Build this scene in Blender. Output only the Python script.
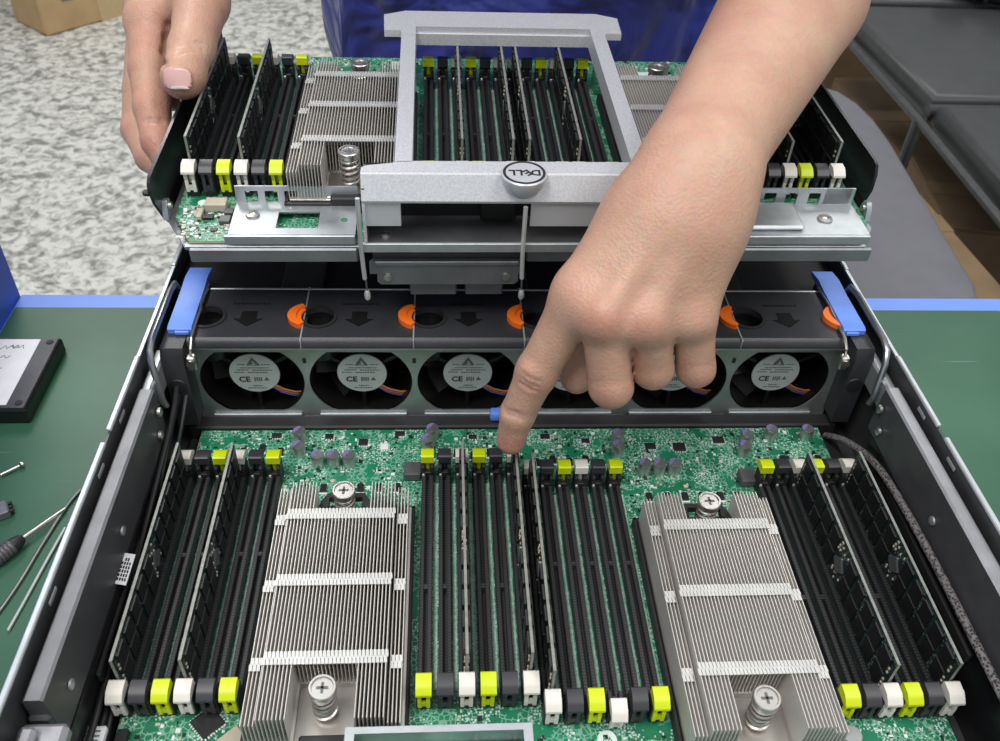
import bpy, bmesh, math, random
import numpy as np
from mathutils import Matrix, Vector
random.seed(7)
for o in list(bpy.data.objects):
    bpy.data.objects.remove(o)
sc = bpy.context.scene
K = 0.001                                   # everything below is written in millimetres

# ------------------------------------------------------------------ camera
CAM = np.array([-48.36, -206.05, 395.73])
YAW, PIT, ROL, FPX = 0.0854, 0.7209, 0.0555, 889.1
_fw = np.array([math.sin(YAW)*math.cos(PIT), math.cos(YAW)*math.cos(PIT), -math.sin(PIT)])
_r = np.array([math.cos(YAW), -math.sin(YAW), 0.0]); _u = np.cross(_r, _fw)
_R = _r*math.cos(ROL)+_u*math.sin(ROL); _U = -_r*math.sin(ROL)+_u*math.cos(ROL)
cd = bpy.data.cameras.new('camera'); cam = bpy.data.objects.new('camera', cd)
sc.collection.objects.link(cam); sc.camera = cam
cd.sensor_width = 36; cd.sensor_fit = 'HORIZONTAL'; cd.lens = FPX/1000*36
cd.clip_start = 0.01; cd.clip_end = 60
cd.dof.use_dof = True; cd.dof.focus_distance = 0.50; cd.dof.aperture_fstop = 20.0
cam.matrix_world = Matrix(((_R[0], _U[0], -_fw[0], CAM[0]*K), (_R[1], _U[1], -_fw[1], CAM[1]*K),
                           (_R[2], _U[2], -_fw[2], CAM[2]*K), (0, 0, 0, 1)))
def at(x, y, d):                            # a point of the place, by bearing and distance from where the photographer stood
    return CAM + (_fw + _R*(x-500)/FPX + _U*(370.5-y)/FPX)*d

# ------------------------------------------------------------------ world, lamps, exposure
w = bpy.data.worlds.new('room_light'); sc.world = w; w.use_nodes = True
bg = w.node_tree.nodes['Background']; bg.inputs[0].default_value = (0.93, 0.97, 1.0, 1); bg.inputs[1].default_value = 0.42
def ceiling_panel(x, y, sx, sy, power, col=(1.0, 0.98, 0.95)):
    l = bpy.data.lights.new('ceiling_panel_light', 'AREA'); l.shape = 'RECTANGLE'; l.size = sx; l.size_y = sy
    l.energy = power; l.color = col
    o = bpy.data.objects.new('ceiling_panel_light', l); sc.collection.objects.link(o)
    o.location = (x, y, 2.0)
    return o
ceiling_panel(-0.65, -0.55, 0.6, 1.2, 24)
ceiling_panel(1.0, -0.45, 0.6, 1.2, 15)
ceiling_panel(-0.9, 2.2, 0.6, 1.2, 26)
ceiling_panel(1.0, 2.2, 0.6, 1.2, 14)
sc.view_settings.view_transform = 'Standard'; sc.view_settings.look = 'None'
sc.view_settings.exposure = 0.45; sc.view_settings.gamma = 1.0; sc.view_settings.use_curve_mapping = False

# ------------------------------------------------------------------ materials
M = {}
def node_mat(name):
    m = bpy.data.materials.new(name); m.use_nodes = True; M[name] = m
    return m, m.node_tree.nodes, m.node_tree.links, m.node_tree.nodes['Principled BSDF']
def mat(name, col, rough=0.5, metal=0.0, var=0.12, scale=60.0, bump=0.0, bscale=400.0, coat=0.0, spec=0.5, detail=3.0, stretch=(1, 1, 1)):
    m, n, l, b = node_mat(name)
    tc = n.new('ShaderNodeTexCoord'); mp = n.new('ShaderNodeMapping'); mp.inputs['Scale'].default_value = stretch
    l.new(tc.outputs['Object'], mp.inputs[0])
    nz = n.new('ShaderNodeTexNoise'); nz.inputs['Scale'].default_value = scale; nz.inputs['Detail'].default_value = detail
    l.new(mp.outputs[0], nz.inputs['Vector'])
    cr = n.new('ShaderNodeValToRGB'); e = cr.color_ramp.elements
    e[0].position = 0.3; e[1].position = 0.7
    e[0].color = (*[c*(1-var) for c in col], 1); e[1].color = (*[min(1, c*(1+var)) for c in col], 1)
    l.new(nz.outputs['Fac'], cr.inputs[0]); l.new(cr.outputs[0], b.inputs['Base Color'])
    b.inputs['Roughness'].default_value = rough; b.inputs['Metallic'].default_value = metal
    b.inputs['Coat Weight'].default_value = coat; b.inputs['Specular IOR Level'].default_value = spec
    if bump:
        n2 = n.new('ShaderNodeTexNoise'); n2.inputs['Scale'].default_value = bscale; n2.inputs['Detail'].default_value = 3
        l.new(mp.outputs[0], n2.inputs['Vector'])
        bp = n.new('ShaderNodeBump'); bp.inputs['Strength'].default_value = bump; bp.inputs['Distance'].default_value = 0.001
        l.new(n2.outputs['Fac'], bp.inputs['Height']); l.new(bp.outputs[0], b.inputs['Normal'])
    return m
mat('black_plastic', (0.020, 0.020, 0.022), 0.5)
mat('deck_plastic', (0.030, 0.031, 0.036), 0.42, bump=0.15, bscale=900)
mat('wall_paint', (0.62, 0.62, 0.60), 0.7, var=0.03, scale=3)
mat('matte_black', (0.008, 0.008, 0.009), 0.7)
mat('gloss_black', (0.010, 0.010, 0.011), 0.28)
mat('rotor_black', (0.006, 0.006, 0.006), 0.4)
mat('latch_white', (0.74, 0.71, 0.65), 0.45)
mat('latch_black', (0.035, 0.035, 0.042), 0.42)
mat('latch_yellow', (0.60, 0.72, 0.0), 0.42)
mat('alu', (0.66, 0.635, 0.60), 0.4, 0.35, var=0.06)
mat('alu_base', (0.55, 0.52, 0.48), 0.38, 1.0, var=0.12)
mat('tab_metal', (0.62, 0.62, 0.61), 0.5, 0.5)
mat('screw_metal', (0.60, 0.58, 0.55), 0.38, 1.0)
mat('chassis_dark', (0.085, 0.087, 0.092), 0.42, 0.55, var=0.15)
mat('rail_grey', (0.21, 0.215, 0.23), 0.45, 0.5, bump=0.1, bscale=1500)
mat('rail_face_shade', (0.10, 0.102, 0.11), 0.45, 0.5, bump=0.1, bscale=1500)  # darker copy of the rail metal, shade of the upright face as colour
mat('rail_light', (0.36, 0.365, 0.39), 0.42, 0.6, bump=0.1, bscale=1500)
mat('zinc', (0.50, 0.53, 0.55), 0.42, 0.75, var=0.12, scale=90)
mat('rim_zinc', (0.56, 0.60, 0.63), 0.42, 0.55)
mat('zinc_green', (0.44, 0.47, 0.46), 0.38, 0.8, var=0.12, scale=80)
mat('bracket_grey', (0.20, 0.205, 0.22), 0.4, 0.5)
mat('silver_paint', (0.64, 0.65, 0.68), 0.42, 0.35, var=0.10, scale=900, detail=1)
mat('silver_paint_smooth', (0.62, 0.63, 0.66), 0.38, 0.35, var=0.04)
mat('wire_metal', (0.82, 0.82, 0.82), 0.4, 0.7)
mat('bail_metal', (0.34, 0.35, 0.36), 0.3, 0.9)
mat('chip_black', (0.016, 0.016, 0.018), 0.38)
mat('chip_grey', (0.09, 0.09, 0.095), 0.4)
mat('dimm_chip', (0.012, 0.012, 0.013), 0.32)
mat('cap_alu', (0.55, 0.55, 0.55), 0.3, 0.9)
mat('cap_purple', (0.20, 0.15, 0.36), 0.4)
mat('tantalum', (0.72, 0.42, 0.10), 0.5)
mat('smd_beige', (0.52, 0.46, 0.36), 0.5)
mat('smd_white', (0.72, 0.75, 0.74), 0.45)
mat('orange_plastic', (0.90, 0.17, 0.015), 0.4)
mat('blue_plastic', (0.13, 0.27, 0.80), 0.42)
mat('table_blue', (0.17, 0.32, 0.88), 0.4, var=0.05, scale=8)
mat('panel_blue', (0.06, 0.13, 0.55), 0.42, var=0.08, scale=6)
mat('label_white', (0.82, 0.82, 0.84), 0.55, var=0.04)
mat('label_silver', (0.52, 0.56, 0.54), 0.45, 0.2, var=0.05)
mat('ink', (0.015, 0.015, 0.017), 0.6)
mat('ink_grey', (0.12, 0.13, 0.13), 0.6)
mat('ink_blue', (0.05, 0.05, 0.12), 0.6)
mat('silk', (0.70, 0.78, 0.74), 0.5)
mat('cable_black', (0.018, 0.018, 0.02), 0.45)
mat('wire_red', (0.35, 0.08, 0.04), 0.5)
mat('wire_blue', (0.05, 0.06, 0.25), 0.5)
mat('wire_orange', (0.45, 0.18, 0.04), 0.5)
mat('cardboard', (0.46, 0.31, 0.16), 0.75, var=0.12, scale=9)
mat('cardboard_mid', (0.21, 0.14, 0.075), 0.8, var=0.2, scale=9)
mat('cardboard_dark', (0.17, 0.11, 0.06), 0.8, var=0.25, scale=9)
mat('tape', (0.52, 0.38, 0.21), 0.4, var=0.05)
mat('leather', (0.040, 0.043, 0.045), 0.42, var=0.12, scale=20, bump=0.2, bscale=300)
mat('seat_grey', (0.15, 0.15, 0.17), 0.55, var=0.05, scale=30, bump=0.1, bscale=700)
mat('tube_metal', (0.5, 0.5, 0.52), 0.18, 1.0)
mat('wood', (0.28, 0.18, 0.09), 0.6, var=0.3, scale=12, stretch=(1, 6, 1))
mat('trousers', (0.02, 0.022, 0.03), 0.85)
mat('shoe', (0.015, 0.015, 0.015), 0.5)
mat('hair', (0.012, 0.010, 0.009), 0.5, var=0.3, scale=200)
mat('nail', (0.72, 0.44, 0.40), 0.28, var=0.05)
mat('nail_tip', (0.82, 0.74, 0.66), 0.35, var=0.03)
mat('dimm_edge', (0.25, 0.26, 0.235), 0.45, 0.2, var=0.2, scale=300)
mat('pcb_edge', (0.42, 0.42, 0.25), 0.5)
mat('tray_grey', (0.26, 0.27, 0.285), 0.38, 0.6)

def skin_mat():
    m, n, l, b = node_mat('skin')
    tc = n.new('ShaderNodeTexCoord')
    nz = n.new('ShaderNodeTexNoise'); nz.inputs['Scale'].default_value = 26; nz.inputs['Detail'].default_value = 4
    l.new(tc.outputs['Object'], nz.inputs['Vector'])
    cr = n.new('ShaderNodeValToRGB'); e = cr.color_ramp.elements
    e[0].position = 0.35; e[0].color = (0.57, 0.315, 0.225, 1); e[1].position = 0.66; e[1].color = (0.64, 0.40, 0.285, 1)
    l.new(nz.outputs['Fac'], cr.inputs[0])
    fr = n.new('ShaderNodeTexNoise'); fr.inputs['Scale'].default_value = 240; fr.inputs['Detail'].default_value = 2
    l.new(tc.outputs['Object'], fr.inputs['Vector'])
    mx = n.new('ShaderNodeMix'); mx.data_type = 'RGBA'; mx.blend_type = 'MULTIPLY'; mx.inputs[0].default_value = 0.22
    at_ = n.new('ShaderNodeAttribute'); at_.attribute_name = 'flush'
    fl_ = n.new('ShaderNodeMix'); fl_.data_type = 'RGBA'; l.new(at_.outputs['Fac'], fl_.inputs[0]); l.new(cr.outputs[0], fl_.inputs[6]); fl_.inputs[7].default_value = (0.60, 0.25, 0.19, 1)
    l.new(fl_.outputs[2], mx.inputs[6]); l.new(fr.outputs['Color'], mx.inputs[7]); l.new(mx.outputs[2], b.inputs['Base Color'])
    b.inputs['Roughness'].default_value = 0.46
    b.inputs['Subsurface Weight'].default_value = 0.18; b.inputs['Subsurface Radius'].default_value = (0.006, 0.0025, 0.0015)
    b.inputs['Subsurface Scale'].default_value = 1.0
    vo = n.new('ShaderNodeTexVoronoi'); vo.inputs['Scale'].default_value = 620
    l.new(tc.outputs['Object'], vo.inputs['Vector'])
    bp = n.new('ShaderNodeBump'); bp.inputs['Strength'].default_value = 0.28; bp.inputs['Distance'].default_value = 0.0007
    l.new(vo.outputs['Distance'], bp.inputs['Height']); l.new(bp.outputs[0], b.inputs['Normal'])
skin_mat()
def shirt_mat():
    m, n, l, b = node_mat('shirt')
    tc = n.new('ShaderNodeTexCoord')
    wv = n.new('ShaderNodeTexNoise'); wv.inputs['Scale'].default_value = 9; wv.inputs['Detail'].default_value = 3; wv.inputs['Distortion'].default_value = 0.8
    l.new(tc.outputs['Object'], wv.inputs['Vector'])
    b.inputs['Base Color'].default_value = (0.016, 0.028, 0.235, 1); b.inputs['Roughness'].default_value = 0.72
    b.inputs['Sheen Weight'].default_value = 0.25
    bp = n.new('ShaderNodeBump'); bp.inputs['Strength'].default_value = 0.9; bp.inputs['Distance'].default_value = 0.06
    l.new(wv.outputs['Fac'], bp.inputs['Height']); l.new(bp.outputs[0], b.inputs['Normal'])
shirt_mat()
def pcb_mat(name, base, lite, pads=1.0):
    m, n, l, b = node_mat(name)
    tc = n.new('ShaderNodeTexCoord')
    def math_(op, a, v=None):
        k = n.new('ShaderNodeMath'); k.operation = op
        l.new(a, k.inputs[0])
        if v is not None:
            if isinstance(v, (int, float)): k.inputs[1].default_value = v
            else: l.new(v, k.inputs[1])
        return k.outputs[0]
    def mixc(f, a, c):
        k = n.new('ShaderNodeMix'); k.data_type = 'RGBA'; l.new(f, k.inputs[0])
        (l.new(a, k.inputs[6]) if not isinstance(a, tuple) else setattr(k.inputs[6], 'default_value', a))
        (l.new(c, k.inputs[7]) if not isinstance(c, tuple) else setattr(k.inputs[7], 'default_value', c))
        return k.outputs[2]
    nz = n.new('ShaderNodeTexNoise'); nz.inputs['Scale'].default_value = 45; nz.inputs['Detail'].default_value = 2
    l.new(tc.outputs['Object'], nz.inputs['Vector'])
    cr = n.new('ShaderNodeValToRGB'); e = cr.color_ramp.elements
    e[0].position = 0.35; e[1].position = 0.65; e[0].color = (*[c*0.75 for c in base], 1); e[1].color = (*[c*1.2 for c in base], 1)
    l.new(nz.outputs['Fac'], cr.inputs[0]); col = cr.outputs[0]
    v1 = n.new('ShaderNodeTexVoronoi'); v1.feature = 'DISTANCE_TO_EDGE'; v1.inputs['Scale'].default_value = 380; v1.inputs['Randomness'].default_value = 0.75
    l.new(tc.outputs['Object'], v1.inputs['Vector'])
    line = math_('LESS_THAN', v1.outputs['Distance'], 0.085)
    n3 = n.new('ShaderNodeTexNoise'); n3.inputs['Scale'].default_value = 75; l.new(tc.outputs['Object'], n3.inputs['Vector'])
    reg = math_('GREATER_THAN', n3.outputs['Fac'], 0.44)
    f = math_('MULTIPLY', math_('MULTIPLY', line, reg), 0.8)
    col = mixc(f, col, (*lite, 1))
    v2 = n.new('ShaderNodeTexVoronoi'); v2.distance = 'CHEBYCHEV'; v2.inputs['Scale'].default_value = 620; v2.inputs['Randomness'].default_value = 0.7
    l.new(tc.outputs['Object'], v2.inputs['Vector'])
    pad = math_('LESS_THAN', v2.outputs['Distance'], 0.27)
    n4 = n.new('ShaderNodeTexNoise'); n4.inputs['Scale'].default_value = 110; l.new(tc.outputs['Object'], n4.inputs['Vector'])
    reg2 = math_('GREATER_THAN', n4.outputs['Fac'], 0.53)
    f2 = math_('MULTIPLY', math_('MULTIPLY', pad, reg2), pads*0.8)
    col = mixc(f2, col, (0.62, 0.72, 0.66, 1))
    l.new(col, b.inputs['Base Color']); b.inputs['Roughness'].default_value = 0.38
pcb_mat('pcb', (0.011, 0.18, 0.088), (0.22, 0.44, 0.33))
pcb_mat('trace_strip', (0.36, 0.60, 0.50), (0.70, 0.78, 0.72), 1.0)
mat('chip_lit_top', (0.045, 0.045, 0.047), 0.4)  # lighter grey for chip tops, overhead light put into the colour
pcb_mat('pcb_plain', (0.010, 0.17, 0.08), (0.10, 0.34, 0.20), 0.6)
pcb_mat('dimm_pcb', (0.010, 0.022, 0.022), (0.035, 0.06, 0.06), 0.35)
def socket_mat():
    m, n, l, b = node_mat('socket_black')
    tc = n.new('ShaderNodeTexCoord'); sp = n.new('ShaderNodeSeparateXYZ'); l.new(tc.outputs['Object'], sp.inputs[0])
    k = n.new('ShaderNodeMath'); k.operation = 'MULTIPLY'; k.inputs[1].default_value = 1000/1.7; l.new(sp.outputs[1], k.inputs[0])
    fr = n.new('ShaderNodeMath'); fr.operation = 'FRACT'; l.new(k.outputs[0], fr.inputs[0])
    gt = n.new('ShaderNodeMath'); gt.operation = 'GREATER_THAN'; gt.inputs[1].default_value = 0.55; l.new(fr.outputs[0], gt.inputs[0])
    mx = n.new('ShaderNodeMix'); mx.data_type = 'RGBA'; l.new(gt.outputs[0], mx.inputs[0])
    mx.inputs[6].default_value = (0.009, 0.009, 0.010, 1); mx.inputs[7].default_value = (0.034, 0.035, 0.039, 1)
    l.new(mx.outputs[2], b.inputs['Base Color']); b.inputs['Roughness'].default_value = 0.55
socket_mat()
def mesh_sleeve_mat():
    m, n, l, b = node_mat('braid')
    tc = n.new('ShaderNodeTexCoord')
    v = n.new('ShaderNodeTexVoronoi'); v.inputs['Scale'].default_value = 700; l.new(tc.outputs['Object'], v.inputs['Vector'])
    cr = n.new('ShaderNodeValToRGB'); e = cr.color_ramp.elements; e[0].position = 0.25; e[1].position = 0.6
    e[0].color = (0.015, 0.015, 0.015, 1); e[1].color = (0.22, 0.20, 0.20, 1)
    l.new(v.outputs['Distance'], cr.inputs[0]); l.new(cr.outputs[0], b.inputs['Base Color']); b.inputs['Roughness'].default_value = 0.5
mesh_sleeve_mat()
def mat_green():
    m, n, l, b = node_mat('mat_green')
    tc = n.new('ShaderNodeTexCoord')
    nz = n.new('ShaderNodeTexNoise'); nz.inputs['Scale'].default_value = 7; nz.inputs['Detail'].default_value = 6
    l.new(tc.outputs['Object'], nz.inputs['Vector'])
    cr = n.new('ShaderNodeValToRGB'); e = cr.color_ramp.elements; e[0].position = 0.3; e[1].position = 0.75
    e[0].color = (0.022, 0.088, 0.05, 1); e[1].color = (0.05, 0.15, 0.088, 1)
    l.new(nz.outputs['Fac'], cr.inputs[0])
    # fine scratches: stretched noise, thresholded
    mp = n.new('ShaderNodeMapping'); mp.inputs['Rotation'].default_value = (0, 0, 0.9); mp.inputs['Scale'].default_value = (2, 45, 1)
    l.new(tc.outputs['Object'], mp.inputs[0])
    n2 = n.new('ShaderNodeTexNoise'); n2.inputs['Scale'].default_value = 5; n2.inputs['Detail'].default_value = 2; l.new(mp.outputs[0], n2.inputs['Vector'])
    c2 = n.new('ShaderNodeValToRGB'); e = c2.color_ramp.elements; e[0].position = 0.70; e[1].position = 0.76
    e[0].color = (0, 0, 0, 1); e[1].color = (0.35, 0.35, 0.35, 1)
    l.new(n2.outputs['Fac'], c2.inputs[0])
    v = n.new('ShaderNodeTexVoronoi'); v.inputs['Scale'].default_value = 22; l.new(tc.outputs['Object'], v.inputs['Vector'])
    lt = n.new('ShaderNodeMath'); lt.operation = 'LESS_THAN'; lt.inputs[1].default_value = 0.035; l.new(v.outputs['Distance'], lt.inputs[0])
    mxx = n.new('ShaderNodeMath'); mxx.operation = 'MAXIMUM'; l.new(c2.outputs[0], mxx.inputs[0]); l.new(lt.outputs[0], mxx.inputs[1])
    mx = n.new('ShaderNodeMix'); mx.data_type = 'RGBA'; l.new(mxx.outputs[0], mx.inputs[0]); l.new(cr.outputs[0], mx.inputs[6])
    mx.inputs[7].default_value = (0.30, 0.40, 0.33, 1)
    l.new(mx.outputs[2], b.inputs['Base Color']); b.inputs['Roughness'].default_value = 0.42
mat_green()
def floor_mat():
    m, n, l, b = node_mat('terrazzo')
    tc = n.new('ShaderNodeTexCoord')
    nz = n.new('ShaderNodeTexNoise'); nz.inputs['Scale'].default_value = 34; nz.inputs['Detail'].default_value = 4; nz.inputs['Roughness'].default_value = 0.65
    nz.inputs['Distortion'].default_value = 0.6
    l.new(tc.outputs['Object'], nz.inputs['Vector'])
    cr = n.new('ShaderNodeValToRGB'); e = cr.color_ramp.elements; e[0].position = 0.38; e[1].position = 0.56
    e[0].color = (0.20, 0.205, 0.19, 1); e[1].color = (0.64, 0.64, 0.60, 1)
    l.new(nz.outputs['Fac'], cr.inputs[0])
    br = n.new('ShaderNodeTexBrick'); br.inputs['Scale'].default_value = 1.0; br.inputs['Brick Width'].default_value = 0.8; br.inputs['Row Height'].default_value = 0.8
    br.offset = 0; br.inputs['Mortar Size'].default_value = 0.004
    br.inputs['Color1'].default_value = (1, 1, 1, 1); br.inputs['Color2'].default_value = (0.97, 0.97, 0.97, 1); br.inputs['Mortar'].default_value = (0.7, 0.7, 0.68, 1)
    mp = n.new('ShaderNodeMapping'); mp.inputs['Rotation'].default_value = (0, 0, 0.5); l.new(tc.outputs['Object'], mp.inputs[0]); l.new(mp.outputs[0], br.inputs['Vector'])
    mx = n.new('ShaderNodeMix'); mx.data_type = 'RGBA'; mx.blend_type = 'MULTIPLY'; mx.inputs[0].default_value = 1
    l.new(cr.outputs[0], mx.inputs[6]); l.new(br.outputs[0], mx.inputs[7])
    l.new(mx.outputs[2], b.inputs['Base Color']); b.inputs['Roughness'].default_value = 0.35
floor_mat()

# ------------------------------------------------------------------ mesh helpers
class G:
    def __init__(s): s.v = []; s.f = []; s.m = []
    def add(s, v, f, m=0):
        o = len(s.v); s.v += [tuple(p) for p in v]; s.f += [tuple(i+o for i in q) for q in f]; s.m += [m]*len(f); return s
    def box(s, x0, x1, y0, y1, z0, z1, m=0):
        return s.add([(x0, y0, z0), (x1, y0, z0), (x1, y1, z0), (x0, y1, z0), (x0, y0, z1), (x1, y0, z1), (x1, y1, z1), (x0, y1, z1)],
                     [(0, 3, 2, 1), (4, 5, 6, 7), (0, 1, 5, 4), (1, 2, 6, 5), (2, 3, 7, 6), (3, 0, 4, 7)], m)
    def cbox(s, x0, x1, y0, y1, z0, z1, c=1.0, m=0, seg=1):
        bm = bmesh.new(); bmesh.ops.create_cube(bm, size=1)
        for v in bm.verts:
            v.co = ((x0+x1)/2+v.co.x*(x1-x0), (y0+y1)/2+v.co.y*(y1-y0), (z0+z1)/2+v.co.z*(z1-z0))
        bmesh.ops.bevel(bm, geom=bm.edges[:], offset=c, segments=seg, affect='EDGES', profile=0.5)
        bm.verts.index_update()
        s.add([v.co[:] for v in bm.verts], [[v.index for v in f.verts] for f in bm.faces], m); bm.free(); return s
    def cyl(s, p0, p1, r0, r1=None, n=16, m=0, cap=True):
        r1 = r0 if r1 is None else r1
        p0 = Vector(p0); p1 = Vector(p1); d = (p1-p0).normalized()
        a = d.orthogonal().normalized(); b = d.cross(a)
        v = []
        for p, r in ((p0, r0), (p1, r1)):
            for i in range(n):
                t = 2*math.pi*i/n; v.append(p+a*r*math.cos(t)+b*r*math.sin(t))
        f = [(i, (i+1) % n, n+(i+1) % n, n+i) for i in range(n)]
        if cap: f += [tuple(range(n))[::-1], tuple(range(n, 2*n))]
        return s.add(v, f, m)
    def tube(s, pts, r, n=8, m=0):
        pts = [Vector(p) for p in pts]; N = len(pts); v = []; a = None
        for i, p in enumerate(pts):
            d = (pts[min(i+1, N-1)]-pts[max(i-1, 0)]).normalized()
            a = d.orthogonal().normalized() if a is None else (a-d*a.dot(d)).normalized()
            b = d.cross(a); rr = r[i] if isinstance(r, (list, tuple)) else r
            for k in range(n):
                t = 2*math.pi*k/n; v.append(p+a*rr*math.cos(t)+b*rr*math.sin(t))
        f = [(i*n+k, i*n+(k+1) % n, (i+1)*n+(k+1) % n, (i+1)*n+k) for i in range(N-1) for k in range(n)]
        f += [tuple(range(n))[::-1], tuple(range((N-1)*n, N*n))]
        return s.add(v, f, m)
    def prism(s, poly, ax, a, b, m=0):
        def P(u, w, t): return {'x': (t, u, w), 'y': (u, t, w), 'z': (u, w, t)}[ax]
        n = len(poly); v = [P(u, w, a) for u, w in poly]+[P(u, w, b) for u, w in poly]
        return s.add(v, [tuple(range(n))[::-1], tuple(range(n, 2*n))]+[(i, (i+1) % n, n+(i+1) % n, n+i) for i in range(n)], m)
    def plate_hole(s, outer, inner, ax, a, b, m=0):
        """slab between a and b along ax with outline outer and hole inner (same point count)"""
        def P(u, w, t): return {'x': (t, u, w), 'y': (u, t, w), 'z': (u, w, t)}[ax]
        n = len(outer); v = [P(*q, t) for t in (a, b) for lp in (outer, inner) for q in lp]; f = []
        for i in range(n):
            j = (i+1) % n
            f += [(i, j, n+j, n+i), (2*n+i, 3*n+i, 3*n+j, 2*n+j), (i, 2*n+i, 2*n+j, j), (n+i, n+j, 3*n+j, 3*n+i)]
        return s.add(v, f, m)
    def lathe(s, prof, c=(0, 0, 0), n=20, m=0, ax='z'):
        v = []
        for r, h in prof:
            for i in range(n):
                t = 2*math.pi*i/n; x, y = r*math.cos(t), r*math.sin(t)
                q = {'z': (x, y, h), 'y': (x, h, y), 'x': (h, x, y)}[ax]
                v.append((c[0]+q[0], c[1]+q[1], c[2]+q[2]))
        k = len(prof)
        f = [(j*n+i, j*n+(i+1) % n, (j+1)*n+(i+1) % n, (j+1)*n+i) for j in range(k-1) for i in range(n)]
        f += [tuple(range(n))[::-1], tuple(range((k-1)*n, k*n))]
        return s.add(v, f, m)
    def mesh(s, name, mats, smooth=35):
        me = bpy.data.meshes.new(name)
        me.from_pydata([(x*K, y*K, z*K) for x, y, z in s.v], [], s.f)
        for x in ([mats] if isinstance(mats, str) else mats): me.materials.append(M[x])
        me.polygons.foreach_set('material_index', s.m)
        bm = bmesh.new(); bm.from_mesh(me); bmesh.ops.recalc_face_normals(bm, faces=bm.faces[:]); bm.to_mesh(me); bm.free()
        if smooth:
            me.polygons.foreach_set('use_smooth', [True]*len(me.polygons)); me.set_sharp_from_angle(angle=math.radians(smooth))
        return me
    def build(s, name, mats, parent=None, smooth=35, loc=(0, 0, 0)):
        return put(name, s.mesh(name, mats, smooth), parent, loc)
def put(name, me, parent=None, loc=(0, 0, 0), rot=None):
    o = bpy.data.objects.new(name, me); sc.collection.objects.link(o)
    o.location = [c*K for c in loc]
    if rot: o.rotation_euler = rot
    if parent: o.parent = parent
    return o
def tag(o, label=None, cat=None, group=None, kind=None):
    for k, v in (('label', label), ('category', cat), ('group', group), ('kind', kind)):
        if v: o[k] = v
    return o
def thing(name, label, cat, mtx=None, loc=(0, 0, 0), rz=0.0, group=None):
    o = bpy.data.objects.new(name, None); sc.collection.objects.link(o); o.empty_display_size = 0.01
    o.matrix_world = mtx if mtx is not None else Matrix.Translation([c*K for c in loc]) @ Matrix.Rotation(rz, 4, 'Z')
    return tag(o, label, cat, group)
def T(x, y, z): return Matrix.Translation((x*K, y*K, z*K))
def text_mesh(s, size, mat_, depth=0.0, bold=False):
    c = bpy.data.curves.new('lettering', 'FONT'); c.body = s; c.size = size*K; c.align_x = 'CENTER'; c.align_y = 'CENTER'
    c.extrude = depth*K; c.resolution_u = 2; c.offset = 0.026*size*K if bold else 0
    t = bpy.data.objects.new('lettering', c); sc.collection.objects.link(t)
    dg = bpy.context.evaluated_depsgraph_get(); me = bpy.data.meshes.new_from_object(t.evaluated_get(dg))
    bpy.data.objects.remove(t); bpy.data.curves.remove(c)
    me.materials.clear(); me.materials.append(M[mat_]); return me
def circle(cx, cy, r, n, a0=0.0): return [(cx+r*math.cos(a0+2*math.pi*i/n), cy+r*math.sin(a0+2*math.pi*i/n)) for i in range(n)]
def rect_loop(x0, x1, y0, y1, cx, cy, n, a0=0.0):
    """n points on a rectangle, seen under equal angles from (cx, cy); the nearest points snap to the corners"""
    out = []
    for i in range(n):
        t = a0+2*math.pi*i/n; dx, dy = math.cos(t), math.sin(t)
        k = min((x1-cx)/dx if dx > 1e-9 else 1e9, (x0-cx)/dx if dx < -1e-9 else 1e9, (y1-cy)/dy if dy > 1e-9 else 1e9, (y0-cy)/dy if dy < -1e-9 else 1e9)
        out.append((cx+dx*k, cy+dy*k))
    for c in ((x0, y0), (x1, y0), (x1, y1), (x0, y1)):
        ac = math.atan2(c[1]-cy, c[0]-cx)
        i = min(range(n), key=lambda q: abs((a0+2*math.pi*q/n-ac+math.pi) % (2*math.pi)-math.pi)); out[i] = c
    return out

# ================================================================== THE SETTING
tag(G().box(-4000, 5000, -3000, 7000, -800, -770).build('floor', 'terrazzo', smooth=0), kind='structure')

for nm_, b_ in (('wall_back', (-4000, 5000, 7000, 7100)), ('wall_left', (-4100, -4000, -3000, 7100)), ('wall_right', (5000, 5100, -3000, 7100))):
    tag(G().box(*b_, -800, 2300).build(nm_, 'wall_paint', smooth=0), kind='structure')
# ------------------------------------------------------------------ workbench
tb = thing('workbench', 'blue workbench with an upright blue side panel and a raised green work surface', 'workbench', loc=(200, -130, -770))
TX0, TX1, TY0, TY1 = -365, 1000, -620, 350
G().cbox(TX0-200, TX1-200, TY0+130, TY1+130, 728, 753, 1.5).build('tabletop', 'table_blue', tb)
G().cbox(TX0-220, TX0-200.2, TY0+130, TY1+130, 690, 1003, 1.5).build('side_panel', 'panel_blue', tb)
leg = G().cbox(-20, 20, -20, 20, 0, 728, 2).mesh('leg', 'table_blue')
for lx in (TX0+40, TX1-40):
    for ly in (TY0+40, TY1-50): put('leg', leg, tb, (lx-200, ly+130, 0))
tag(G().cbox(TX0+3, TX1-10, TY0+5, 331, -16.9, -15, 0.6).build('work_mat', 'mat_green'),
    'scratched dark green rubber work mat lying on the blue workbench', 'mat')

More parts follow.
